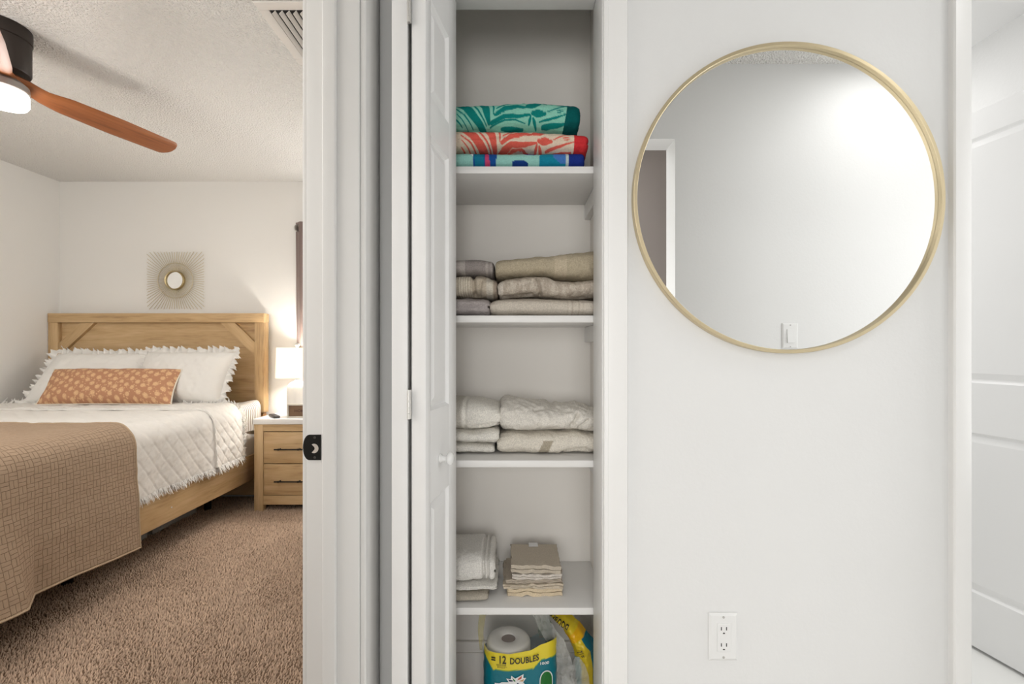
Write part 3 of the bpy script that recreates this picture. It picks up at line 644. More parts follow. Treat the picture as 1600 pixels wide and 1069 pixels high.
# petal logo and brand lettering (white outlined)
def flat(name, pts, m, off, parent):
    x = np.array([kx(p[0]) for p in pts]); z = np.array([kz(p[1]) for p in pts])
    return obj(name, G().add(np.stack([x, fronty(x)-off, z], 1), [list(range(len(pts)))[::-1]]), m, parent)
flat('logo_petals', [(795, 1064), (791, 1058), (798, 1059), (799, 1053.5), (805, 1058), (818, 1051), (817.5, 1057), (822, 1057), (817, 1064)], M_white_ink, .0024, wr)
flat('logo_petals', [(800, 1056), (806, 1062), (803, 1062.5)], M_green, .0029, wr); flat('logo_petals', [(808, 1061), (810, 1057.5), (815.5, 1053.5), (814.5, 1058)], M_red, .0029, wr)
flat('logo_petals', [(794, 1059.5), (801, 1060.5), (801, 1062.5), (796, 1062.5)], M_navy, .0029, wr); flat('logo_petals', [(810, 1062), (819, 1058.5), (817, 1062.5)], mat('ochre_ink', lin(200, 160, 110), .4), .0029, wr)
flat('logo_panel', [(773, 1080), (773, 1066), (780, 1066), (784, 1064), (818, 1064), (821, 1068), (821, 1080)], M_white_ink, .0024, wr)
put_text('lettering', 'moxie', 776, 1078, 13.5, M_navy, wr, 43, 0, .0032)
gp = [(843, 1080)]+[(853.5-10.5*math.cos(t), 1062-15*math.sin(t)) for t in np.linspace(0, math.pi, 14)]+[(864, 1080)]
flat('green_emblem', gp, M_white_ink, .0024, wr); flat('green_emblem', [(853.5+(p[0]-853.5)*.88, 1080+(p[1]-1080)*.95) for p in gp], M_green, .0029, wr)
# clear film above the roll, tucked under the shelf
def sheet(name, ctrl, m, parent, n=36, w=28, seed=1, amp=.006, col=None, curl=.0):
    """ribbon: ctrl = [(x,y,z,halfwidth,angle)...] swept and crumpled"""
    ctrl = np.array(ctrl, float); t = np.linspace(0, len(ctrl)-1, n); K = np.stack([np.interp(t, np.arange(len(ctrl)), ctrl[:, i]) for i in range(5)], 1)
    for _ in range(3): K[1:-1] = (K[:-2]+2*K[1:-1]+K[2:])/4
    d = np.gradient(K[:, :3], axis=0); d /= np.linalg.norm(d, axis=1)[:, None]
    P = np.zeros((n, w, 3)); q = np.linspace(-1, 1, w)
    for i in range(n):
        side = np.cross(d[i], (0, -1, 0)); side /= np.linalg.norm(side)+1e-9; out = np.cross(side, d[i])
        ang_ = K[i, 4]; s2 = side*math.cos(ang_)+out*math.sin(ang_)
        P[i] = K[i, :3]+q[:, None]*K[i, 3]*s2+ (curl*(q**2))[:, None]*np.array((0, 1, 0))
    P[..., 1] += amp*noise(P, 16, seed, 3); P[..., 0] += .5*amp*noise(P, 12, seed+3, 2); P[..., 0] = np.minimum(P[..., 0], .2545); P[..., 1] = np.clip(P[..., 1], 1.232, 1.47)
    o = obj(name, G().grid(P), m, parent, smooth=180, col=None if col is None else col(np.repeat(np.linspace(0, 1, n), w), np.tile(q, n), P.reshape(-1, 3)))
    return o, P
sheet('film', [(kx(750), 1.30, kz(1030), .004, 0), (kx(749), 1.30, kz(1000), .008, 0), (kx(753), 1.31, kz(975), .010, 0), (kx(762), 1.33, .400, .012, 0)], M_filmy, pk, seed=2, amp=.004)
P2 = np.zeros((30, 40, 3)); uu = np.linspace(0, 1, 40); vv = np.linspace(0, 1, 30)
for i, v_ in enumerate(vv):
    P2[i, :, 0] = kx(752)+(kx(852)-kx(752))*uu+.012*math.sin(v_*2)*(uu-.5)
    P2[i, :, 1] = 1.262+.05*v_**1.5; P2[i, :, 2] = top_z(P2[i, :, 0])*(1-v_)+(.405)*v_
P2[..., 1] += .006*noise(P2, 10, 4, 3)
obj('film', G().grid(P2), M_film, pk, smooth=180, label='clear crinkled plastic film')
# second pack at the right: torn, folded over, print upside down
pb = thing('toilet_paper_pack', 'torn yellow toilet paper wrapper folded over with upside-down lettering, at right', 'toilet paper', (0.2, 1.38, FZ), 'toilet paper packs on the closet floor')
def bcol(t, q, V):
    C = np.tile(srgb((214, 188, 40)), (len(t), 1)); C[(q < -.30-.0*t) & (t > .52)] = srgb((0, 104, 124)); C[(q < -.38) & (t > .45)] = srgb((0, 104, 124))
    C[(t > .40) & (t < .52)] = srgb((222, 170, 20)); C[(q > .62) & (t > .72)] = srgb((120, 160, 160)); return C
yq = 1.315; mx_ = lambda a: X(a, yq); mz_ = lambda a: Z(a, yq)
ws, PB = sheet('wrapper', [(mx_(848), yq+.01, .408, .020, 0), (mx_(872), yq, mz_(968), .021, 0), (mx_(890), yq-.006, mz_(981), .024, 0), (mx_(903), yq-.01, mz_(997), .028, .1), (mx_(915), yq-.006, mz_(1018), .034, .2), (mx_(920), yq, mz_(1040), .036, .2), (mx_(924), yq+.01, .06, .036, .2)], M_wrap, pb, n=90, w=40, seed=5, amp=.006, col=bcol, curl=.03, )
def text_on(body, px, py, hpx, rot, m, parent, wscale=1.0):
    v, f = text_geo(body, 1.0); hh = v[:, 1].max(); sc = hpx*yq/F/hh; c, s = math.cos(rot), math.sin(rot)
    lx, lz = v[:, 0]*sc*wscale, v[:, 1]*sc; x = mx_(px)+lx*c-lz*s; z = mz_(py)+lx*s+lz*c
    A = PB.reshape(-1, 3); y = np.array([A[np.argmin((A[:, 0]-p)**2+(A[:, 2]-r)**2), 1] for p, r in zip(x, z)])
    obj('lettering', G().add(np.stack([x, y-.010, z], 1), f), m, parent)
text_on('DOUBLES', 889, 973.5, 7.5, math.pi-.56, M_ink, ws, .8)
text_on('= 12', 914, 1020, 8.5, math.pi-.95, M_ink, ws, .55)
sheet('film', [(mx_(836), yq-.008, .405, .022, 0), (mx_(850), yq-.014, mz_(972), .020, 0), (mx_(866), yq-.024, mz_(995), .022, .2), (mx_(876), yq-.03, mz_(1020), .026, .1), (mx_(876), yq-.03, mz_(1045), .030, 0), (mx_(884), yq-.026, mz_(1080), .034, 0), (mx_(886), yq-.02, .06, .034, 0)], M_film2, pb, n=70, w=40, seed=7, amp=.012)
sheet('film', [(mx_(900), yq-.018, mz_(1020), .006, 0), (mx_(902), yq-.02, mz_(1035), .020, 0), (mx_(905), yq-.02, mz_(1055), .026, 0), (mx_(908), yq-.018, .07, .026, 0)], M_film2, pb, n=40, w=24, seed=9, amp=.008)
sheet('dark_fold', [(mx_(850), yq+.02, mz_(972), .014, 0), (mx_(852), yq+.02, mz_(985), .022, 0), (mx_(854), yq+.02, mz_(1004), .020, 0)], mat('dark_green_plastic', lin(62, 84, 66), .3), pb, n=24, w=20, seed=11, amp=.006)
roll(mx_(905), 1.40, FZ, FZ+.105, pb, .045)

# ------------------------------------------------------------------ round mirror, outlet, light switch
MC = (X(1233.5, 1.086), Z(308.7, 1.086)); MR = 243.7*1.086/F
mr = thing('round_mirror', 'large round wall mirror in a slim brushed gold frame', 'mirror', (MC[0], YM, MC[1]-MR))
Ry = Matrix.Translation((MC[0], YM-.0005, MC[1])) @ Matrix.Rotation(math.pi/2, 4, 'X')
obj('frame', G().lathe([(MR-.009, 0), (MR-.001, 0), (MR, .001), (MR, .020), (MR-.001, .021), (MR-.008, .021), (MR-.009, .020), (MR-.009, .0)], (0, 0, 0), 160, 2, Ry), M_gold, mr, smooth=40, label='slim brushed gold ring frame')
obj('mirror_glass', G().lathe([(0, .0109), (MR-.0093, .0109), (MR-.0093, .006), (0, .006)], (0, 0, 0), 120, 2, Ry), M_glass, mr)
M_sock = M_dark
def plate(g, x, y, z, w, h, t, sgn):
    """bevelled cover plate facing -y (sgn=-1) or +y"""
    A = [(x-w/2, z-h/2), (x+w/2, z-h/2), (x+w/2, z+h/2), (x-w/2, z+h/2)]; b = .0055
    B = [(x-w/2+b, z-h/2+b), (x+w/2-b, z-h/2+b), (x+w/2-b, z+h/2-b), (x-w/2+b, z+h/2-b)]
    v = [(p[0], y, p[1]) for p in A]+[(p[0], y+sgn*t*.45, p[1]) for p in A]+[(p[0], y+sgn*t, p[1]) for p in B]
    f = [[k, (k+1) % 4, 4+(k+1) % 4, 4+k] for k in range(4)]+[[4+k, 4+(k+1) % 4, 8+(k+1) % 4, 8+k] for k in range(4)]+[[8, 9, 10, 11]]
    return g.add(v, f)
ox, oz = X(1130.5, 1.100), Z(996, 1.100)
ou = thing('wall_outlet', 'white duplex power outlet low on the wall below the mirror', 'outlet', (ox, YM, oz-.057))
obj('cover_plate', plate(G(), ox, YM-.0003, oz, .0700, .1145, .0060, -1), M_plastic, ou)
rc = obj('receptacle', G().box((ox-.0165+.0008, YM-.0082, oz-.0335), (ox+.0165+.0008, YM-.0055, oz+.0335), .0008), M_plastic, ou)
yo = YM-.0086
for dz in (.0195, -.0195):
    for dx in (-.0062, .0062):
        obj('slot', G().box((ox+dx-.0010, yo, oz+dz-.004+.0025), (ox+dx+.0010, yo+.0006, oz+dz+.004+.0025)), M_sock, rc)
    pts = [(ox+.0026*math.cos(t), oz+dz-.0098+.0030*math.sin(t)) for t in np.linspace(0, math.pi, 10)]
    obj('slot', G().prism([(p[0], p[1]) for p in pts], 1, yo, yo+.0006), M_sock, rc)
for dz in (.0485, -.0485):
    obj('screw', G().lathe([(0, 0), (.003, 0), (.0028, .0009), (0, .0014)], (0, 0, 0), 16, 2, Matrix.Translation((ox, YM-.0062, oz+dz)) @ Matrix.Rotation(math.pi/2, 4, 'X')), mat('plate_screw', (.45, .44, .42), .4, .3), ou)
# switch on the opposite wall, seen only in the mirror
VS = 2*1.095-0.134; sx, sz = X(1233.5, VS), Z(525, VS)
sw = thing('light_switch', 'white rocker light switch on the opposite wall, seen in the mirror', 'light switch', (sx, 0.134, sz-.057))
obj('cover_plate', plate(G(), sx, 0.1343, sz, .070, .1145, .0062, 1), M_plastic, sw)
obj('rocker', G().prism([(0.1403, sz+.031), (0.1425, sz+.031), (0.1480, sz-.031), (0.1403, sz-.031)], 0, sx-.0155, sx+.0155), M_plastic, sw)
for dz in (.0485, -.0485):
    obj('screw', G().lathe([(0, 0), (.003, 0), (.0028, .0009), (0, .0014)], (0, 0, 0), 16, 2, Matrix.Translation((sx, 0.1404, sz+dz)) @ Matrix.Rotation(-math.pi/2, 4, 'X')), mat('switch_screw', (.45, .44, .42), .4, .3), sw)

# ------------------------------------------------------------------ bedroom: carpet pile
def carpet():
    rng = np.random.RandomState(3); sp = .0080
    gx_, gy_ = np.meshgrid(np.arange(-2.75, -0.42, sp), np.arange(0.35, 3.47, sp)); x = gx_.ravel(); y = gy_.ravel()
    px = CX+F*x/y; keep = (px > -60) & (px < 500) & (x > -2.45); x = x[keep]; y = y[keep]
    n = len(x); x = x+rng.uniform(-.004, .004, n); y = y+rng.uniform(-.004, .004, n)
    P = np.stack([x, y, 0*x], 1); h = .011+.004*noise(P, 3.5, 2)+rng.uniform(-.003, .004, n)
    an = rng.uniform(0, 6.28, n); r = rng.uniform(.0034, .0052, n); le = rng.uniform(.001, .0055, n); la = noise(P, 1.2, 4)*2.5+rng.normal(0, .9, n)
    V = np.zeros((n, 4, 3))
    for k in range(3):
        V[:, k, 0] = x+r*np.cos(an+k*2.094); V[:, k, 1] = y+r*np.sin(an+k*2.094); V[:, k, 2] = .0005
    V[:, 3, 0] = x+le*np.cos(la); V[:, 3, 1] = y+le*np.sin(la); V[:, 3, 2] = h
    me = bpy.data.meshes.new('carpet_pile'); b = np.arange(n)*4
    Fc = np.stack([b, b+1, b+3, b+1, b+2, b+3, b+2, b, b+3], 1).reshape(-1, 3)
    me.vertices.add(n*4); me.vertices.foreach_set('co', V.ravel()); me.loops.add(len(Fc)*3); me.loops.foreach_set('vertex_index', Fc.ravel().astype(np.int32))
    me.polygons.add(len(Fc)); me.polygons.foreach_set('loop_start', (np.arange(len(Fc))*3).astype(np.int32)); me.update(); me.validate()
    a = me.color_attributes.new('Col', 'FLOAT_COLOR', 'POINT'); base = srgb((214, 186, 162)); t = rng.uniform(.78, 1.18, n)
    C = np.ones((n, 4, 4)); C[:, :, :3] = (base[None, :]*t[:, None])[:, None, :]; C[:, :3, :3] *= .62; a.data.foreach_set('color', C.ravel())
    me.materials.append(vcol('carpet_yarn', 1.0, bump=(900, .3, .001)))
    o = bpy.data.objects.new('carpet_pile', me); SC.collection.objects.link(o); o['kind'] = 'stuff'; o['label'] = 'brown plush carpet pile covering the bedroom floor'; o['category'] = 'carpet'
carpet()

# ------------------------------------------------------------------ bed
D, Mi, Li = lin(158, 126, 88), lin(192, 160, 116), lin(208, 178, 136)
WX, WY, WZ = wood('oak_x', 0, D, Mi, Li), wood('oak_y', 1, D, Mi, Li), wood('oak_z', 2, D, Mi, Li)
WD = {1: wood('oak_diagonal', 0, D, Mi, Li, tilt=.78), -1: wood('oak_diagonal_mirrored', 0, D, Mi, Li, tilt=-.78)}
HB = 3.405; bx = lambda a: X(a, HB); bz = lambda a: Z(a, HB)
bed = thing('bed_frame', 'light oak bed frame with braced farmhouse headboard and plank side rail', 'bed', (-2.66, 2.4, 0))
hl, hr = XL+.003, bx(412)
obj('headboard_top_rail', G().box((hl, HB, bz(504)), (hr, HB+.075, bz(489.5)), .003), WX, bed, smooth=40)
pw = .072
obj('headboard_post', G().box((hl, HB+.004, bz(645)), (hl+pw, HB+.07, bz(504)-.0005), .003), WZ, bed, smooth=40)
obj('headboard_post', G().box((hr-pw, HB+.004, bz(645)), (hr, HB+.07, bz(504)-.0005), .003), WZ, bed, smooth=40)
obj('headboard_panel', G().box((hl+pw-.005, HB+.038, .55), (hr-pw+.005, HB+.058, bz(504)), .001), WX, bed)
for x0, x1, sg in ((bx(87), bx(145), 1), (bx(345), bx(397), -1)):
    # diagonal brace running from the top rail down to the post
    zt = bz(504)-.001
    if sg > 0: poly = [(bx(124), zt), (bx(145), zt), (hl+pw, zt-(bx(145)-hl-pw)*.92), (hl+pw, zt-(bx(124)-hl-pw)*.92)]
    else: poly = [(bx(343), zt), (bx(365), zt), (hr-pw, zt-(hr-pw-bx(365))*.97), (hr-pw, zt-(hr-pw-bx(343))*.97)]
    obj('diagonal_brace', G().prism(poly, 1, HB+.012, HB+.0385), WD[sg], bed)
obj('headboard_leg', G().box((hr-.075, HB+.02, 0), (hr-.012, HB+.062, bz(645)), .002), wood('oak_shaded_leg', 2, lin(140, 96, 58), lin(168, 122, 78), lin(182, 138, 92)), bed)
obj('headboard_leg', G().box((hl+.012, HB+.02, 0), (hl+.075, HB+.062, bz(645)), .002), WZ, bed)
rail_x = -1.870
obj('underbed_shade_board', G().box((hl+.075, HB+.03, .03), (hr-.075, HB+.055, .5495), .002), WX, bed)  # added board hiding the lit wall, so the space under the bed looks shaded
obj('side_rail', G().box((rail_x-.028, 1.335, .190), (rail_x, HB+.0305, .370), .003), WY, bed, smooth=40)
obj('side_rail', G().box((XL+.01, 1.335, .190), (XL+.036, HB+.0305, .370), .003), WY, bed, smooth=40)
obj('foot_rail', G().box((XL+.01, 1.305, .190), (rail_x, 1.335, .370), .003), WX, bed, smooth=40)
for k in range(9): obj('slat', G().box((XL+.03, 1.45+k*.22, .265), (rail_x-.02, 1.54+k*.22, .285)), WX, bed)
for (lx, ly) in ((-2.14, 2.19), (-2.0, 1.38), (-3.3, 1.38), (-2.14, 3.2)):
    obj('leg', G().tube((lx, ly, 0), (lx, ly, .265), .022, .026, 14), M_black, bed, smooth=40, label='black support leg')
for (py_, pz_) in ((2.50, .262), (3.00, .325)):
    obj('rail_bolt', G().lathe([(0, 0), (.0045, 0), (.004, .001), (0, .0014)], (0, 0, 0), 12, 2, Matrix.Translation((rail_x-.0002, py_, pz_)) @ Matrix.Rotation(math.pi/2, 4, 'Y')), M_plastic, bed)

# fabrics
M_white = mat('white_cotton', (.80, .78, .745), .9, bump=(500, .25, .0008), spec=.15)
M_quiltm = mat('white_quilt_cotton', (.80, .775, .735), .9, bump=(260, .35, .0012), spec=.15)
M_matt = mat('mattress_ticking', (.78, .76, .73), .8, bump=(300, .2, .001))
ma = obj('mattress', G().box((XL+.045, 1.37, .287), (-1.886, 3.400, .715), .045, 5), M_matt, None, smooth=60)
ma['label'] = 'white mattress on the oak bed frame, showing below the striped sheet'; ma['category'] = 'mattress'

def profile(top, xs, hem, r, n_top=60, n_arc=14, n_side=50, x_left=XL+.02, lean=.0):
    """x,z path: flat top from the left wall, rounded shoulder, drop to the hem. returns pts (N,2), arclength, normals"""
    pts = [(x, top) for x in np.linspace(x_left, xs-r, n_top)]
    pts += [(xs-r+r*math.sin(a), top-r+r*math.cos(a)) for a in np.linspace(0, math.pi/2, n_arc)[1:]]
    pts += [(xs+lean*k, z) for k, z in zip(np.linspace(0, 1, n_side)[1:], np.linspace(top-r, hem, n_side)[1:])]
    p = np.array(pts); d = np.gradient(p, axis=0); d /= np.linalg.norm(d, axis=1)[:, None]; n = np.stack([-d[:, 1], d[:, 0]], 1)
    s = np.concatenate([[0], np.cumsum(np.linalg.norm(np.diff(p, axis=0), axis=1))]); return p, s, n
def drape(name, m, top, xs, hem, r, ya, yb_, ny, thick, disp=None, shape=None, parent=None, nt=(60, 14, 50), lean=.0, close=True):
    p, s, n = profile(top, xs, hem, r, *nt, lean=lean); ys = np.linspace(ya, yb_, ny)
    P = np.zeros((ny, len(p), 3)); P[..., 0] = p[None, :, 0]; P[..., 1] = ys[:, None]; P[..., 2] = p[None, :, 1]
    S = np.tile(s, (ny, 1)); Yg = np.tile(ys[:, None], (1, len(s))); N = np.zeros_like(P); N[..., 0] = n[None, :, 0]; N[..., 2] = n[None, :, 1]
    if shape is not None: P = shape(P, S, Yg)
    h = disp(P, S, Yg) if disp is not None else 0*S
    A = P+N*h[..., None]
    g = G().grid(A); uv = [np.stack([S, Yg, 0*S], -1).reshape(-1, 3)]
    if close:
        B = P-N*thick; k = g.n; g.grid(B[:, ::-1]); uv.append(np.stack([S, Yg, 0*S], -1)[:, ::-1].reshape(-1, 3))
        ny_, nx_ = S.shape; a = lambda i, j: i*nx_+j; b = lambda i, j: k+i*nx_+(nx_-1-j)
        for j in range(nx_-1):
            g.f.append((a(0, j), a(0, j+1), b(0, j+1), b(0, j))); g.f.append((a(ny_-1, j+1), a(ny_-1, j), b(ny_-1, j), b(ny_-1, j+1)))
        for i in range(ny_-1):
            g.f.append((a(i, nx_-1), a(i+1, nx_-1), b(i+1, nx_-1), b(i, nx_-1)))
    o = obj(name, g, m, parent, smooth=60, attr=np.concatenate(uv)); return o, A
# striped sheet
def stripes_mat():
    m = mat('striped_cotton', (.78, .76, .73), .9, bump=(400, .2, .001)); nt = m.node_tree; b = nt.nodes['Principled BSDF']
    at = nt.nodes.new('ShaderNodeAttribute'); at.attribute_name = 'uvm'; sp = nt.nodes.new('ShaderNodeSeparateXYZ'); nt.links.new(at.outputs['Vector'], sp.inputs[0])
    k = nt.nodes.new('ShaderNodeMath'); k.operation = 'MULTIPLY'; k.inputs[1].default_value = 2*math.pi/.0155; nt.links.new(sp.outputs['Y'], k.inputs[0])
    s = nt.nodes.new('ShaderNodeMath'); s.operation = 'SINE'; nt.links.new(k.outputs[0], s.inputs[0])
    r = nt.nodes.new('ShaderNodeValToRGB'); r.color_ramp.elements[0].position = .5; r.color_ramp.elements[1].position = .75
    mr = nt.nodes.new('ShaderNodeMapRange'); mr.inputs[1].default_value = -1; nt.links.new(s.outputs[0], mr.inputs[0]); nt.links.new(mr.outputs[0], r.inputs[0])
    r.color_ramp.elements[0].color = (.78, .75, .71, 1); r.color_ramp.elements[1].color = (*lin(128, 116, 104), 1); nt.links.new(r.outputs[0], b.inputs['Base Color']); return m
def sheet_shape(P, S, Y):
    side = np.clip((S-1.50)/.08, 0, 1); P[..., 0] += side*.012*np.sin((Y-3.0)*24)*np.clip((P[..., 2]-.5)/.2+.3, 0, 1)
    flick = np.clip((Y-3.25)/.13, 0, 1)*np.exp(-((S-1.53)/.05)**2); P[..., 2] += .02*flick; P[..., 0] += .02*flick; return P
st, _ = drape('striped_sheet', stripes_mat(), .735, -1.872, .545, .05, 2.98, 3.385, 60, .006, shape=sheet_shape, disp=lambda P, S, Y: .003*noise(P, 4, 3))
st['label'] = 'white sheet with thin grey stripes hanging at the head of the bed'; st['category'] = 'sheet'
# quilt
QT = .750
def diamond(S, Y, d=.105):
    a = (S+Y*1.25)/d; b = (S-Y*1.25)/d
    fa = np.abs(((a % 1)-.5)*2); fb = np.abs(((b % 1)-.5)*2)
    return np.sqrt(np.clip(1-fa**6, 0, 1))*np.sqrt(np.clip(1-fb**6, 0, 1))
def quilt_disp(P, S, Y): return .006*diamond(S, Y)+.004*noise(P, 3.0, 6)+.0015*noise(P, 14, 3)
def quilt_shape(P, S, Y):
    side = np.clip((P[..., 2]-QT)/(-.35), 0, 1); P[..., 0] += side*(.010*np.sin(Y*9+1)+.006*np.sin(Y*23)); return P
qu = thing('quilt', 'white quilted coverlet with diamond stitching and frayed fringe hanging over the bed side', 'quilt', (-2.6, 2.3, .385), None)
o, A = drape('quilt_body', M_quiltm, QT, -1.848, .392, .10, 1.36, 2.84, 230, .006, quilt_disp, quilt_shape, qu, (150, 16, 70))
def flap_shape(P, S, Y):
    P = quilt_shape(P, S, Y); t = np.clip((P[..., 2]-QT)/(-.35), 0, 1); P[..., 1] += .02*t*(Y-2.8)/.27; return P
o, Bq = drape('folded_edge', M_quiltm, QT+.011, -1.838, .400, .10, 2.805, 3.085, 60, .006, lambda P, S, Y: .007*diamond(S+.03, Y, .085)+.005*noise(P, 5, 2), flap_shape, qu, (150, 16, 70))
def fringe(name, base, dirv, n, L, w, mat_, parent, seed, jit=.5, sideways=(0, 1, 0)):
    rng = np.random.RandomState(seed); g = G(); m_ = len(base); V = []; Fc = []
    idx = np.sort(rng.uniform(0, m_-1.001, n)); i0 = idx.astype(int); t = (idx-i0)[:, None]
    p = base[i0]*(1-t)+base[i0+1]*t; d = np.array(dirv, float)+rng.normal(0, jit*.5, (n, 3)); d /= np.linalg.norm(d, axis=1)[:, None]
    l = L*rng.uniform(.55, 1.25, n)[:, None]; sd = np.array(sideways, float)
    mid = p+d*l*.5+rng.normal(0, .002, (n, 3)); tip = p+d*l+rng.normal(0, .005, (n, 3))
    for a, ww in ((p, 1), (mid, .8), (tip, .35)): V += [a-sd*w*ww/2, a+sd*w*ww/2]
    V = np.stack(V, 1).reshape(-1, 3)
    for k in range(n):
        b = k*6; Fc += [(b, b+1, b+3, b+2), (b+2, b+3, b+5, b+4)]
    g.add(V, Fc); return obj(name, g, mat_, parent, kind='stuff')
hemA = A[:, -1]; fringe('fringe', hemA[118:]+np.array([.003, 0, .004]), (.12, 0, -1), 430, .038, .006, M_white, qu, 1, .35)
hemB = Bq[:, -1]; fringe('fringe', hemB+np.array([.003, 0, .004]), (.2, 0, -1), 190, .042, .006, M_white, qu, 2, .5)
headB = Bq[-1, :-20]; fringe('fringe', headB, (0, .8, .5), 420, .032, .010, M_white, qu, 3, .8, (1, 0, 0))
sideB = Bq[-1, -75:]; fringe('fringe', sideB, (.15, .9, -.1), 90, .014, .006, M_white, qu, 4, .5, (0, 0, 1))

# brown basket-weave blanket across the foot
def weave_mat():
    m = mat('taupe_basketweave', lin(160, 134, 108), .85, spec=.2); nt = m.node_tree; b = nt.nodes['Principled BSDF']
    N = nt.nodes.new; Lk = nt.links.new
    at = N('ShaderNodeAttribute'); at.attribute_name = 'uvm'; sp = N('ShaderNodeSeparateXYZ'); Lk(at.outputs['Vector'], sp.inputs[0])
    def mth(op, a, b_=None, c=None):
        n = N('ShaderNodeMath'); n.operation = op
        for i, q in enumerate((a, b_, c)):
            if q is None: continue
            if isinstance(q, (int, float)): n.inputs[i].default_value = q
            else: Lk(q, n.inputs[i])
        return n.outputs[0]
    cell = .030; u = mth('DIVIDE', sp.outputs['X'], cell); v = mth('DIVIDE', sp.outputs['Y'], cell)
    nz_ = N('ShaderNodeTexNoise'); nz_.inputs['Scale'].default_value = 30; Lk(at.outputs['Vector'], nz_.inputs['Vector'])
    wob = mth('MULTIPLY_ADD', nz_.outputs['Fac'], .22, -.11); u = mth('ADD', u, wob); v = mth('ADD', v, wob)
    fu, fv = mth('FRACT', u), mth('FRACT', v); par = mth('MODULO', mth('ADD', mth('FLOOR', u), mth('FLOOR', v)), 2.0); par = mth('GREATER_THAN', par, .5)
    # inside each cell two parallel bars; direction alternates
    s = mth('ADD', mth('MULTIPLY', par, fu), mth('MULTIPLY', mth('SUBTRACT', 1.0, par), fv))
    bar = mth('ABSOLUTE', mth('SUBTRACT', mth('FRACT', mth('MULTIPLY', s, 2.0)), .5))             # 0 mid bar .. .5 edge
    o = mth('ADD', mth('MULTIPLY', par, fv), mth('MULTIPLY', mth('SUBTRACT', 1.0, par), fu)); end = mth('ABSOLUTE', mth('SUBTRACT', o, .5))
    mr = N('ShaderNodeMapRange'); mr.interpolation_type = 'SMOOTHSTEP'; mr.inputs[1].default_value = .5; mr.inputs[2].default_value = .42; Lk(bar, mr.inputs[0])
    mr2 = N('ShaderNodeMapRange'); mr2.interpolation_type = 'SMOOTHSTEP'; mr2.inputs[1].default_value = .5; mr2.inputs[2].default_value = .455; Lk(end, mr2.inputs[0])
    h = mth('MULTIPLY', mr.outputs[0], mr2.outputs[0])
    bp = N('ShaderNodeBump'); bp.inputs['Strength'].default_value = .8; bp.inputs['Distance'].default_value = .004; Lk(h, bp.inputs['Height'])
    n2 = N('ShaderNodeTexNoise'); n2.inputs['Scale'].default_value = 400; Lk(at.outputs['Vector'], n2.inputs['Vector'])
    bp2 = N('ShaderNodeBump'); bp2.inputs['Strength'].default_value = .3; bp2.inputs['Distance'].default_value = .001; Lk(n2.outputs['Fac'], bp2.inputs['Height']); Lk(bp.outputs[0], bp2.inputs['Normal'])
    Lk(bp2.outputs[0], b.inputs['Normal'])
    mx = N('ShaderNodeMix'); mx.data_type = 'RGBA'; Lk(h, mx.inputs[0]); mx.inputs[6].default_value = (*lin(146, 122, 101), 1); mx.inputs[7].default_value = (*lin(172, 149, 126), 1)
    Lk(mx.outputs[2], b.inputs['Base Color']); return m
def bl_shape(P, S, Y):
    t = np.clip((.70-P[..., 2])/.5, 0, 1)
    P[..., 0] += t*(.012+.018*np.sin(Y*6.5+.5))+t**1.5*.09*np.clip((1.74-Y)/.10, 0, 1)*np.clip((Y-1.3)/.3, .2, 1)
    P[..., 2] -= t*(.022*np.clip((Y-1.9)/.3, 0, 1)-.0*Y)
    fold = np.exp(-((Y-1.76)/.03)**2)*t; P[..., 0] -= .005*fold; return P
bl, AB = drape('blanket', weave_mat(), QT+.022, -1.826, .192, .105, 1.30, 2.205, 200, .006, lambda P, S, Y: .004*noise(P, 3, 8)+.002*noise(P, 9, 4), bl_shape, None, (110, 18, 110))
bl['label'] = 'taupe basket-weave blanket laid across the foot of the bed'; bl['category'] = 'blanket'
def piping(pts, r, m, parent, name='hem_piping'):
    pts = np.asarray(pts); d = np.gradient(pts, axis=0); d /= np.linalg.norm(d, axis=1)[:, None]+1e-9
    ref = np.array((0.3, 0.2, 1.0)); n1 = np.cross(d, ref); n1 /= np.linalg.norm(n1, axis=1)[:, None]+1e-9; n2 = np.cross(d, n1)
    a = np.linspace(0, 2*np.pi, 7)[:-1]; P = pts[:, None, :]+r*(np.cos(a)[None, :, None]*n1[:, None, :]+np.sin(a)[None, :, None]*n2[:, None, :])
    return obj(name, G().grid(P, wrap=True), m, parent, smooth=180)
M_pipe = mat('taupe_piping', lin(178, 156, 130), .9)
ORG_BL = bl
piping(np.concatenate([AB[:, -1], ]), .0045, M_pipe, bl); piping(AB[-1], .0045, M_pipe, bl)

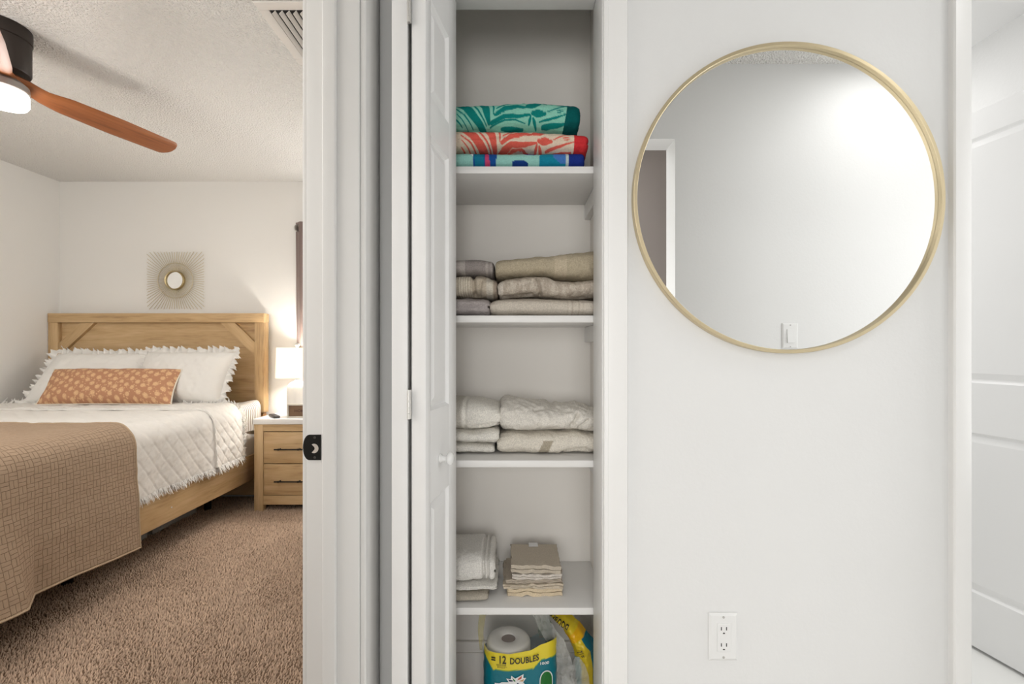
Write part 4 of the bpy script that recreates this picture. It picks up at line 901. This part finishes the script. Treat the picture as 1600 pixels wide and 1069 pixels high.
# pillows
def pillow(name, label, cat, c, w, h, t, lean, yaw, m, group=None, roll_=0.0, pinch=.05, seed=1, n=60, amp=.006, par_x=0.0, attr=True):
    """cushion standing on its lower edge at c (mid bottom), leaning back by `lean` radians"""
    root = thing(name, label, cat, c, group)
    u = np.linspace(-1, 1, n); U, Vv = np.meshgrid(u, u, indexing='ij')
    def place(lx, ly, lz):
        R = Matrix.Translation(c) @ Matrix.Rotation(yaw, 4, 'Z') @ Matrix.Rotation(roll_, 4, 'Y') @ Matrix.Rotation(-lean, 4, 'X')
        R = np.array(R); p = np.stack([lx, ly, lz, np.ones_like(lx)], -1); return (p @ R.T)[..., :3]
    sgx = U*w/2*(1-pinch*(1-Vv**2)*1.0+0*U); sgz = Vv*h/2*(1-pinch*1.3*(1-U**2))+h/2
    sgx = sgx+par_x*(sgz-h/2)
    thk = t/2*(np.clip(1-U**4, 0, 1)**.6)*(np.clip(1-Vv**4, 0, 1)**.6)
    q = np.stack([U*w, Vv*h, 0*U], -1); wr = amp*noise(q+seed*3.1, 3.2, seed)+.3*amp*noise(q+seed, 12, seed+1)
    Fr = place(sgx, -thk-wr*(thk > .002)*1.0, sgz); Bk = place(sgx, thk, sgz)
    g = G().grid(Fr[::-1]); g.grid(Bk)
    uv = np.concatenate([np.stack([U*w/2, Vv*h/2, 0*U], -1)[::-1].reshape(-1, 3), np.stack([U*w/2, Vv*h/2, 0*U], -1).reshape(-1, 3)])
    obj('cushion', g, m, root, smooth=180, attr=uv)
    edge = np.concatenate([np.stack([sgx[:, 0], sgz[:, 0]], -1)[:-1], np.stack([sgx[-1, :], sgz[-1, :]], -1)[:-1], np.stack([sgx[::-1, -1], sgz[::-1, -1]], -1)[:-1], np.stack([sgx[0, ::-1], sgz[0, ::-1]], -1)[:-1]])
    return root, place, edge
def ruffle(root, place, edge, depth, seed, m, h):
    rng = np.random.RandomState(seed); e = edge; k = 4
    L = np.concatenate([[0], np.cumsum(np.linalg.norm(np.diff(np.concatenate([e, e[:1]]), axis=0), axis=1))]); n = 520
    s = np.linspace(0, L[-1], n, endpoint=False); ee = np.concatenate([e, e[:1]])
    x = np.interp(s, L, ee[:, 0]); z = np.interp(s, L, ee[:, 1]); dx = np.roll(x, -4)-np.roll(x, 4); dz = np.roll(z, -4)-np.roll(z, 4); l = np.hypot(dx, dz)+1e-9
    nx_, nz_ = dz/l, -dx/l
    jag = rng.uniform(.55, 1.25, n); jag = .72+.18*jag+.22*np.repeat(rng.uniform(-.5, 1.0, n//13+1), 13)[:n]
    rows = []
    for r in range(5):
        f = r/4; a = depth*f*jag; wob = .022*f*np.sin(s*118+2*np.sin(s*23+seed))+.010*f*rng.normal(0, 1, n)*(r == 4)
        zz = z+nz_*a; zz = np.where(zz < .004, .004+.2*np.abs(zz), zz)
        rows.append(place(x+nx_*a+.006*f*np.sin(s*61), wob-.004, zz))
    P = np.stack(rows); obj('ruffle', G().grid(P, wrap=True), m, root, smooth=180, label='frayed ruffle edge')
GP = 'white ruffled pillow shams'
zb_ = QT+.016
r1, pl, ed = pillow('pillow_sham', 'white ruffled sham standing against the left wall behind the printed cushion', 'pillow', (-2.960, 3.075, zb_-.01), .70, .42, .17, .62, .0, M_white, GP, seed=2)
ruffle(r1, pl, ed, .042, 3, M_white, .42)
r2, pl, ed = pillow('pillow_sham', 'white ruffled sham at the right, nearest the table lamp', 'pillow', (-2.315, 3.10, zb_-.01), .64, .405, .17, .50, .0, M_white, GP, seed=5)
ruffle(r2, pl, ed, .042, 4, M_white, .43)
def floral():
    m = mat('printed_rust_cotton', lin(182, 120, 80), .9, spec=.15, bump=(400, .3, .001)); nt = m.node_tree; b = nt.nodes['Principled BSDF']; N = nt.nodes.new; Lk = nt.links.new
    at = N('ShaderNodeAttribute'); at.attribute_name = 'uvm'
    mp = N('ShaderNodeMapping'); mp.inputs['Rotation'].default_value = (0, 0, .5); Lk(at.outputs['Vector'], mp.inputs['Vector'])
    v = N('ShaderNodeTexVoronoi'); v.inputs['Scale'].default_value = 19.5; v.inputs['Randomness'].default_value = .18; Lk(mp.outputs[0], v.inputs['Vector'])
    r = N('ShaderNodeValToRGB'); e = r.color_ramp.elements; r.color_ramp.interpolation = 'LINEAR'
    e[0].position = .0; e[0].color = (1, 1, 1, 1); e[1].position = .36; e[1].color = (0, 0, 0, 1); q = e.new(.27); q.color = (.8, .8, .8, 1)
    Lk(v.outputs['Distance'], r.inputs[0])
    v2 = N('ShaderNodeTexVoronoi'); v2.inputs['Scale'].default_value = 62; Lk(at.outputs['Vector'], v2.inputs['Vector'])
    r2 = N('ShaderNodeValToRGB'); r2.color_ramp.elements[0].position = .22; r2.color_ramp.elements[0].color = (.75, .75, .75, 1); r2.color_ramp.elements[1].position = .36; r2.color_ramp.elements[1].color = (0, 0, 0, 1); Lk(v2.outputs['Distance'], r2.inputs[0])
    n = N('ShaderNodeTexNoise'); n.inputs['Scale'].default_value = 160; Lk(at.outputs['Vector'], n.inputs['Vector'])
    mxm = N('ShaderNodeMath'); mxm.operation = 'MAXIMUM'; Lk(r.outputs[0], mxm.inputs[0]); Lk(r2.outputs[0], mxm.inputs[1])
    ml = N('ShaderNodeMath'); ml.operation = 'MULTIPLY'; Lk(mxm.outputs[0], ml.inputs[0]); Lk(n.outputs['Fac'], ml.inputs[1])
    m2 = N('ShaderNodeMath'); m2.operation = 'MULTIPLY'; m2.use_clamp = True; m2.inputs[1].default_value = 1.9; Lk(ml.outputs[0], m2.inputs[0])
    mx = N('ShaderNodeMix'); mx.data_type = 'RGBA'; Lk(m2.outputs[0], mx.inputs[0]); mx.inputs[6].default_value = (*lin(184, 136, 106), 1); mx.inputs[7].default_value = (*lin(222, 184, 142), 1)
    Lk(mx.outputs[2], b.inputs['Base Color']); return m
lp, pl, ed = pillow('lumbar_pillow', 'long rust-orange floral printed lumbar cushion in front of the shams', 'pillow', (-2.690, 2.975, zb_+.002), .885, .275, .15, .62, .0, floral(), seed=7, pinch=.035, par_x=-.14, amp=.004)
e3 = pl(ed[:, 0], np.full(len(ed), -.001), ed[:, 1]); piping(np.concatenate([e3, e3[:1]]), .0045, mat('cream_piping', (.74, .68, .58), .9), lp, 'piping')

# ------------------------------------------------------------------ nightstand and what stands on it
NY = 3.163; nx_f = lambda a: X(a, NY); nz_f = lambda a: Z(a, NY)
nl, nr = nx_f(397), nx_f(397)+.50
ns = thing('nightstand', 'oak nightstand with white top and two drawers beside the bed', 'nightstand', ((nl+nr)/2, 3.32, 0))
obj('top', G().box((nl-.006, NY-.010, nz_f(663.0)), (nr+.006, 3.488, nz_f(654.6)), .003), mat('white_top', (.82, .80, .78), .35), ns, smooth=40, label='white slab top')
ztp = nz_f(663.0)-.0005; pwn = .062
for x0 in (nl, nr-pwn):
    obj('leg_post', G().box((x0, NY, 0), (x0+pwn, NY+.045, ztp), .002), WZ, ns, smooth=40)
    obj('side_panel', G().box((x0+.004 if x0 == nl else x0+pwn-.02, NY+.045, .055), (x0+.02 if x0 == nl else x0+pwn-.004, 3.46, ztp)), WZ, ns)
    obj('back_leg', G().box((x0, 3.44, 0), (x0+pwn, 3.485, ztp), .002), WZ, ns)
xi0, xi1 = nl+pwn, nr-pwn
obj('top_rail', G().box((xi0, NY+.003, nz_f(674.2)), (xi1, NY+.03, ztp)), WX, ns)
obj('bottom_rail', G().box((xi0, NY+.003, nz_f(789)), (xi1, NY+.03, nz_f(775)), .001), WX, ns)
obj('carcass', G().box((xi0, NY+.03, nz_f(789)+.005), (xi1, 3.45, ztp-.01)), M_dark, ns)
for za, zb2, hz2 in ((675.6, 724.4, 701.5), (725.8, 774.0, 751.5)):
    d = obj('drawer', G().box((xi0+.003, NY+.004, nz_f(zb2)), (xi1-.003, NY+.032, nz_f(za)), .0015), WX, ns, smooth=40)
    hc_ = (nl+nr)/2; zz = nz_f(hz2); g = G().tube((hc_-.098, NY-.026, zz), (hc_+.098, NY-.026, zz), .005)
    for sx_ in (-.068, .068): g.tube((hc_+sx_, NY-.026, zz), (hc_+sx_, NY+.006, zz), .0045); g.tube((hc_+sx_-.005, NY-.026, zz), (hc_+sx_+.005, NY-.026, zz), .0068)
    obj('handle', g, M_black, d, smooth=40, label='black bar handle')
NT = nz_f(654.6)
# table lamp
LX, LY = -1.551, 3.29; q = F/LY
lm = thing('table_lamp', 'white ceramic table lamp with a lit drum shade on the nightstand', 'lamp', (LX, LY, NT))
zs0, zs1 = EYE-(590-HY)/q, EYE-(543.5-HY)/q
def shade_mat():
    m = bpy.data.materials.new('linen_shade'); m.use_nodes = True; nt = m.node_tree; b = nt.nodes['Principled BSDF']; o = nt.nodes['Material Output']
    b.inputs['Base Color'].default_value = (.86, .82, .74, 1); b.inputs['Roughness'].default_value = .9
    t = nt.nodes.new('ShaderNodeBsdfTranslucent'); t.inputs[0].default_value = (.95, .88, .76, 1); mx = nt.nodes.new('ShaderNodeMixShader'); mx.inputs[0].default_value = .38
    nt.links.new(b.outputs[0], mx.inputs[1]); nt.links.new(t.outputs[0], mx.inputs[2]); nt.links.new(mx.outputs[0], o.inputs[0]); return m
g = G().grid(np.stack([np.stack([LX+r*np.cos(np.linspace(0, 2*np.pi, 48, endpoint=False)), LY+r*np.sin(np.linspace(0, 2*np.pi, 48, endpoint=False)), np.full(48, z)], -1) for r, z in ((.1435, zs0), (.1365, zs1), (.1345, zs1), (.1415, zs0))]), wrap=True)
obj('lamp_shade', g, shade_mat(), lm, smooth=40)
obj('base', G().lathe([(0, NT+.0005), (.060, NT+.0005), (.068, NT+.006), (.070, NT+.14), (.0685, NT+.20), (.064, NT+.225), (.050, NT+.242), (.030, NT+.251), (.018, NT+.256), (.016, NT+.262), (0, NT+.262)], (LX, LY, 0), 40), mat('white_glazed_ceramic', (.80, .78, .75), .25), lm, smooth=50)
obj('neck', G().lathe([(.012, NT+.26), (.012, zs0+.02), (.016, zs0+.025), (.016, zs0+.06), (0, zs0+.06)], (LX, LY, 0), 20), M_steel, lm, smooth=50)
obj('harp', G().tube((LX, LY, zs0+.138), (LX, LY, zs1+.004), .002, .002, 8), M_steel, lm, smooth=50)
obj('light_bulb', G().lathe([(0, zs0+.06), (.012, zs0+.062), (.016, zs0+.075), (.026, zs0+.10), (.026, zs0+.118), (.016, zs0+.135), (0, zs0+.14)], (LX, LY, 0), 20), mat('warm_bulb', (1, .9, .75), .5, emit=(1, .82, .6), estr=5), lm, smooth=180)
obj('finial', G().lathe([(0, zs1), (.007, zs1+.001), (.007, zs1+.006), (.013, zs1+.010), (.018, zs1+.018), (.018, zs1+.024), (.012, zs1+.033), (0, zs1+.036)], (LX, LY, 0), 20), M_steel, lm, smooth=180, label='silver ball finial')
# small framed sign
SY = 3.20; sxa, sxb = X(448, SY), X(448, SY)+.185; sza = NT+.0004
sg = thing('framed_sign', 'small whitewashed framed sign with dark lettering in front of the lamp', 'sign', ((sxa+sxb)/2, SY+.02, sza))
szb = sza+.098; fw = .011; Mfr = mat('whitewashed_wood', (.62, .58, .52), .8, bump=(90, .3, .001))
g = G().box((sxa, SY, sza), (sxb, SY+.035, sza+fw), .001).box((sxa, SY, szb-fw), (sxb, SY+.035, szb), .001).box((sxa, SY, sza+fw), (sxa+fw, SY+.035, szb-fw), .001).box((sxb-fw, SY, sza+fw), (sxb, SY+.035, szb-fw), .001)
obj('frame', g, Mfr, sg)
bd = obj('board', G().box((sxa+fw, SY+.012, sza+fw), (sxb-fw, SY+.03, szb-fw)), wood('dark_board', 0, lin(86, 62, 44), lin(116, 88, 64), lin(134, 104, 78)), sg)
v, f = text_geo('HOME', .026); v[:, 0] -= v[:, 0].mean()
obj('lettering', G().add(np.stack([(sxa+sxb)/2+v[:, 0]*1.15, np.full(len(v), SY+.0112), (sza+szb)/2-.009+v[:, 1]], 1), f), mat('brown_ink', lin(70, 36, 26), .6), bd)
# remote control
rm = thing('remote_control', 'black remote control lying on the nightstand top', 'remote', (-1.685, 3.235, NT))
Mr = Matrix.Translation((-1.690, 3.235, NT+.0005)) @ Matrix.Rotation(.72, 4, 'Z')
obj('body', G().box((-.021, -.075, 0), (.021, .075, .018), .006, 3, Mr), mat('black_plastic', (.03, .028, .026), .45), rm, smooth=60)
g = G()
for i in range(3):
    for j in range(6): g.box((-.014+i*.0105, -.05+j*.017, .0175), (-.007+i*.0105, -.041+j*.017, .0192), 0, 1, Mr)
obj('buttons', g, mat('grey_rubber', (.10, .10, .10), .7), rm)

# sunburst mirror
sY = YF-.004; sbx, sbz = X(272.5, YF-.02), Z(438, YF-.02); ppm = F/(YF-.02)
sb = thing('sunburst_mirror', 'square sunburst wire mirror in pale gold above the headboard', 'mirror', (sbx, YF, sbz-.22))
half = 45.0/ppm; r_in = 15/ppm; Rs = Matrix.Translation((sbx, YF-.003, sbz)) @ Matrix.Rotation(math.pi/2, 4, 'X')
obj('centre_frame', G().lathe([(r_in-.008, 0), (r_in, 0), (r_in+.001, .020), (r_in-.002, .024), (r_in-.008, .022), (r_in-.008, 0)], (0, 0, 0), 48, 2, Rs), mat('antique_gold', (.50, .40, .22), .35, 1.0), sb, smooth=40)
obj('mirror_glass', G().lathe([(0, .012), (r_in-.009, .012), (r_in-.009, .004), (0, .004)], (0, 0, 0), 48, 2, Rs), M_glass, sb)
tor = []
rr = 27.5/ppm
ph = np.linspace(0, 2*np.pi, 72, endpoint=False); a6 = np.linspace(0, 2*np.pi, 7)[:-1]
P = np.stack([np.stack([sbx+(rr+.0026*np.cos(k))*np.cos(ph), np.full(72, YF-.010)+.0026*np.sin(k), sbz+(rr+.0026*np.cos(k))*np.sin(ph)], -1) for k in list(a6)+[0]])
obj('ring', G().grid(P, wrap=True), M_goldp, sb, smooth=180)
nR = 72; base_ray = None
for k in range(nR):
    t = 2*math.pi*(k+.5)/nR; L = half/max(abs(math.cos(t)), abs(math.sin(t)))*(1.0 if k % 2 else .985)
    o = obj('ray', G().tube((sbx+r_in*math.cos(t), YF-.008, sbz+r_in*math.sin(t)), (sbx+L*math.cos(t), YF-.008, sbz+L*math.sin(t)), .0021, .0019, 5), M_goldp, sb)

# curtain with rod
cY = YF-.045; cxa = X(460.5, cY); czt = Z(347, cY)
cu = thing('curtain', 'mauve-brown grommet curtain at the edge of the window by the lamp', 'curtain', (cxa+.2, cY, .70))
xs_ = np.linspace(0, .42, 90); zz = np.linspace(.66, czt, 40); P = np.zeros((40, 90, 3))
for i, z in enumerate(zz):
    k = (czt-z)/(czt-.66); P[i, :, 0] = cxa+.010*k+xs_*(1-.02*k); P[i, :, 1] = cY+.020*np.cos(xs_*2*np.pi/.105)*(.8+.2*k); P[i, :, 2] = z
g = G().grid(P); P3 = P.copy(); P3[..., 1] += .003; g.grid(P3[:, ::-1])
M_cur = mat('mauve_curtain', lin(122, 104, 98), .75, bump=(500, .2, .001), sheen=.2)
obj('curtain_panel', g, M_cur, cu, smooth=180)
for k in range(4):
    gx0 = cxa+.0525*.95+.105*k*.98
    ring = G(); R_ = Matrix.Translation((gx0, cY-.0005, czt-.05)) @ Matrix.Rotation(math.pi/2, 4, 'X')
    ring.lathe([(.019, -.004), (.027, -.004), (.027, .004), (.019, .004), (.019, -.004)], (0, 0, 0), 24, 2, Matrix.Translation((gx0-.026, cY-.012, czt-.05)) @ Matrix.Rotation(1.15, 4, 'Z') @ Matrix.Rotation(math.pi/2, 4, 'X'))
    obj('grommet', ring, M_steel, cu, smooth=40)
rd = thing('curtain_rod', 'dark curtain rod holding the mauve curtain', 'curtain rod', (cxa+.4, cY, czt-.05))
obj('rod', G().tube((cxa+.06, cY, czt-.05), (cxa+1.0, cY, czt-.05), .009, .009, 16), mat('bronze_rod', (.05, .04, .035), .4, .8), rd, smooth=40)
obj('bracket', G().box((cxa+.60, cY, czt-.055), (cxa+.615, YF, czt-.045)), M_black, rd)

# ceiling fan
FX, FY = -2.034, 1.814
fan = thing('ceiling_fan', 'flush ceiling fan with brown wood blades, dark housing and lit white globe', 'ceiling fan', (FX, FY, 2.10))
M_bronze = mat('dark_bronze', (.035, .027, .023), .45, .5)
obj('canopy', G().lathe([(0, CEIL-.0005), (.0865, CEIL-.0005), (.0875, CEIL-.004), (.0875, CEIL-.050), (.0850, CEIL-.052), (.0, CEIL-.052)], (FX, FY, 0), 56), M_bronze, fan, smooth=40)
mo = obj('motor_housing', G().lathe([(0, CEIL-.053), (.0845, CEIL-.053), (.0845, 2.245), (.081, 2.239), (0, 2.239)], (FX, FY, 0), 56), M_bronze, fan, smooth=40)
for k in range(3): obj('vent_slot', G().box((FX+.060+k*.0, FY+.0, 2.315), (FX+.0605, FY+.001, 2.318)), M_dark, mo) if False else None
obj('light_collar', G().lathe([(0, 2.205), (.062, 2.205), (.078, 2.190), (.080, 2.165), (.076, 2.162), (0, 2.162)], (FX, FY, 0), 48), mat('collar', (.30, .27, .25), .4, .4), fan, smooth=40)
obj('light_globe', G().lathe([(0, 2.164), (.074, 2.164), (.0785, 2.155), (.0785, 2.120), (.072, 2.108), (.05, 2.101), (0, 2.098)], (FX, FY, 0), 48), mat('lit_globe', (1, 1, 1), .5, emit=(1, .95, .88), estr=5), fan, smooth=60, label='glowing white light globe')
WB = wood('walnut_blade', 0, lin(100, 56, 27), lin(138, 80, 41), lin(154, 94, 51), .45)
def blade(a):
    n, m_ = 56, 13; L = .655; r = 1-(1-np.linspace(0, 1, n))**1.9
    top = np.zeros((n, m_, 3)); bot = np.zeros((n, m_, 3)); w = np.interp(r, [0, .08, .16, .3, .6, .93, .975, .993, 1], [.095, .09, .086, .116, .136, .132, .132, .132, .132])
    w = w*np.sqrt(np.clip(1-.86*np.clip((r-.935)/.065, 0, 1)**2.6, 0, 1))
    tw = np.radians(np.interp(r, [0, .12, .3, 1], [-2, -9, -18, -15])); zc = np.interp(r, [0, .10, .2, 1], [2.222, 2.216, 2.200, 2.196])
    q_ = np.linspace(-1, 1, m_); th = np.interp(r, [0, .15, 1], [.030, .020, .009])
    for i in range(n):
        yy = q_*w[i]/2; pr = np.sqrt(np.clip(1-q_**4, 0, 1))
        for A, s in ((top, 1), (bot, -1)):
            h = s*th[i]/2*pr
            A[i, :, 0] = r[i]*L; A[i, :, 1] = yy*math.cos(tw[i])-h*math.sin(tw[i]); A[i, :, 2] = zc[i]+yy*math.sin(tw[i])+h*math.cos(tw[i])
    loop = np.concatenate([top, bot[:, ::-1]], 1); g = G().grid(loop, wrap=True); mm = 2*m_
    g.f += [tuple(range(mm))[::-1], tuple((n-1)*mm+k for k in range(mm))]
    b = bpy.data.meshes.new('blade'); v = np.concatenate(g.v)-np.array((0, 0, 2.10)); b.from_pydata(v.tolist(), [], g.f); b.update()
    b.polygons.foreach_set('use_smooth', [True]*len(b.polygons)); b.set_sharp_from_angle(angle=math.radians(50)); b.materials.append(WB); return b
bmesh_blade = blade(0)
for a_ in (70, 190, 310):
    o = bpy.data.objects.new('blade', bmesh_blade); SC.collection.objects.link(o); o.parent = fan; o.rotation_euler = (0, 0, math.radians(a_)); ORG[o] = ORG[fan]

# ceiling air vent
vx0, vx1, vy0, vy1 = -0.920, -0.62, 1.722, 2.012
ve = thing('ceiling_vent', 'white slatted air vent in the bedroom ceiling beside the doorway', 'vent', ((vx0+vx1)/2, (vy0+vy1)/2, CEIL))
m4 = .040; M_vent = mat('vent_enamel', (.74, .71, .67), .45); zc_ = CEIL-.0005
g = G().box((vx0-m4, vy0-m4, CEIL-.007), (vx1+m4, vy0, zc_), .002).box((vx0-m4, vy1, CEIL-.007), (vx1+m4, vy1+m4, zc_), .002).box((vx0-m4, vy0, CEIL-.007), (vx0, vy1, zc_), .002).box((vx1, vy0, CEIL-.007), (vx1+m4, vy1, zc_), .002)
obj('vent_frame', g, M_vent, ve, smooth=40)
obj('duct_shade', G().box((vx0, vy0, CEIL-.0030), (vx1, vy1, CEIL-.0008)), M_dark, ve)  # flat dark sheet; the shade behind the slats is put into its colour
for k in range(11):
    x0 = vx0+.010+k*.0265
    g = G(); Ms = Matrix.Translation((x0+.007, 0, CEIL-.0125)) @ Matrix.Rotation(-.80, 4, 'Y')
    g.box((-.0090, vy0+.002, -.0008), (.0090, vy1-.002, .0008), 0, 1, Ms)
    obj('slat', g, M_vent, ve)

# clear storage bins under the bed
def clear():
    m = film('clear_bin_plastic', (.75, .76, .76), .35); return m
M_bin = clear()
for k, (ya, yb3, lab) in enumerate(((2.30, 2.72, 'clear plastic storage bin under the bed, nearest the foot'), (2.76, 3.14, 'clear plastic storage bin under the bed, nearest the headboard'))):
    b = thing('storage_bin', lab, 'storage bin', (-2.5, (ya+yb3)/2, 0), 'clear bins under the bed')
    x0, x1 = -2.85, -2.18
    g = G().box((x0, ya, .002), (x1, yb3, .005), .001).box((x0, ya, .004), (x0+.003, yb3, .14)).box((x1-.003, ya, .004), (x1, yb3, .14)).box((x0, ya, .004), (x1, ya+.003, .14)).box((x0, yb3-.003, .004), (x1, yb3, .14))
    obj('bin_body', g, M_bin, b); obj('lid', G().box((x0-.008, ya-.008, .1405), (x1+.008, yb3+.008, .152), .004), M_bin, b)
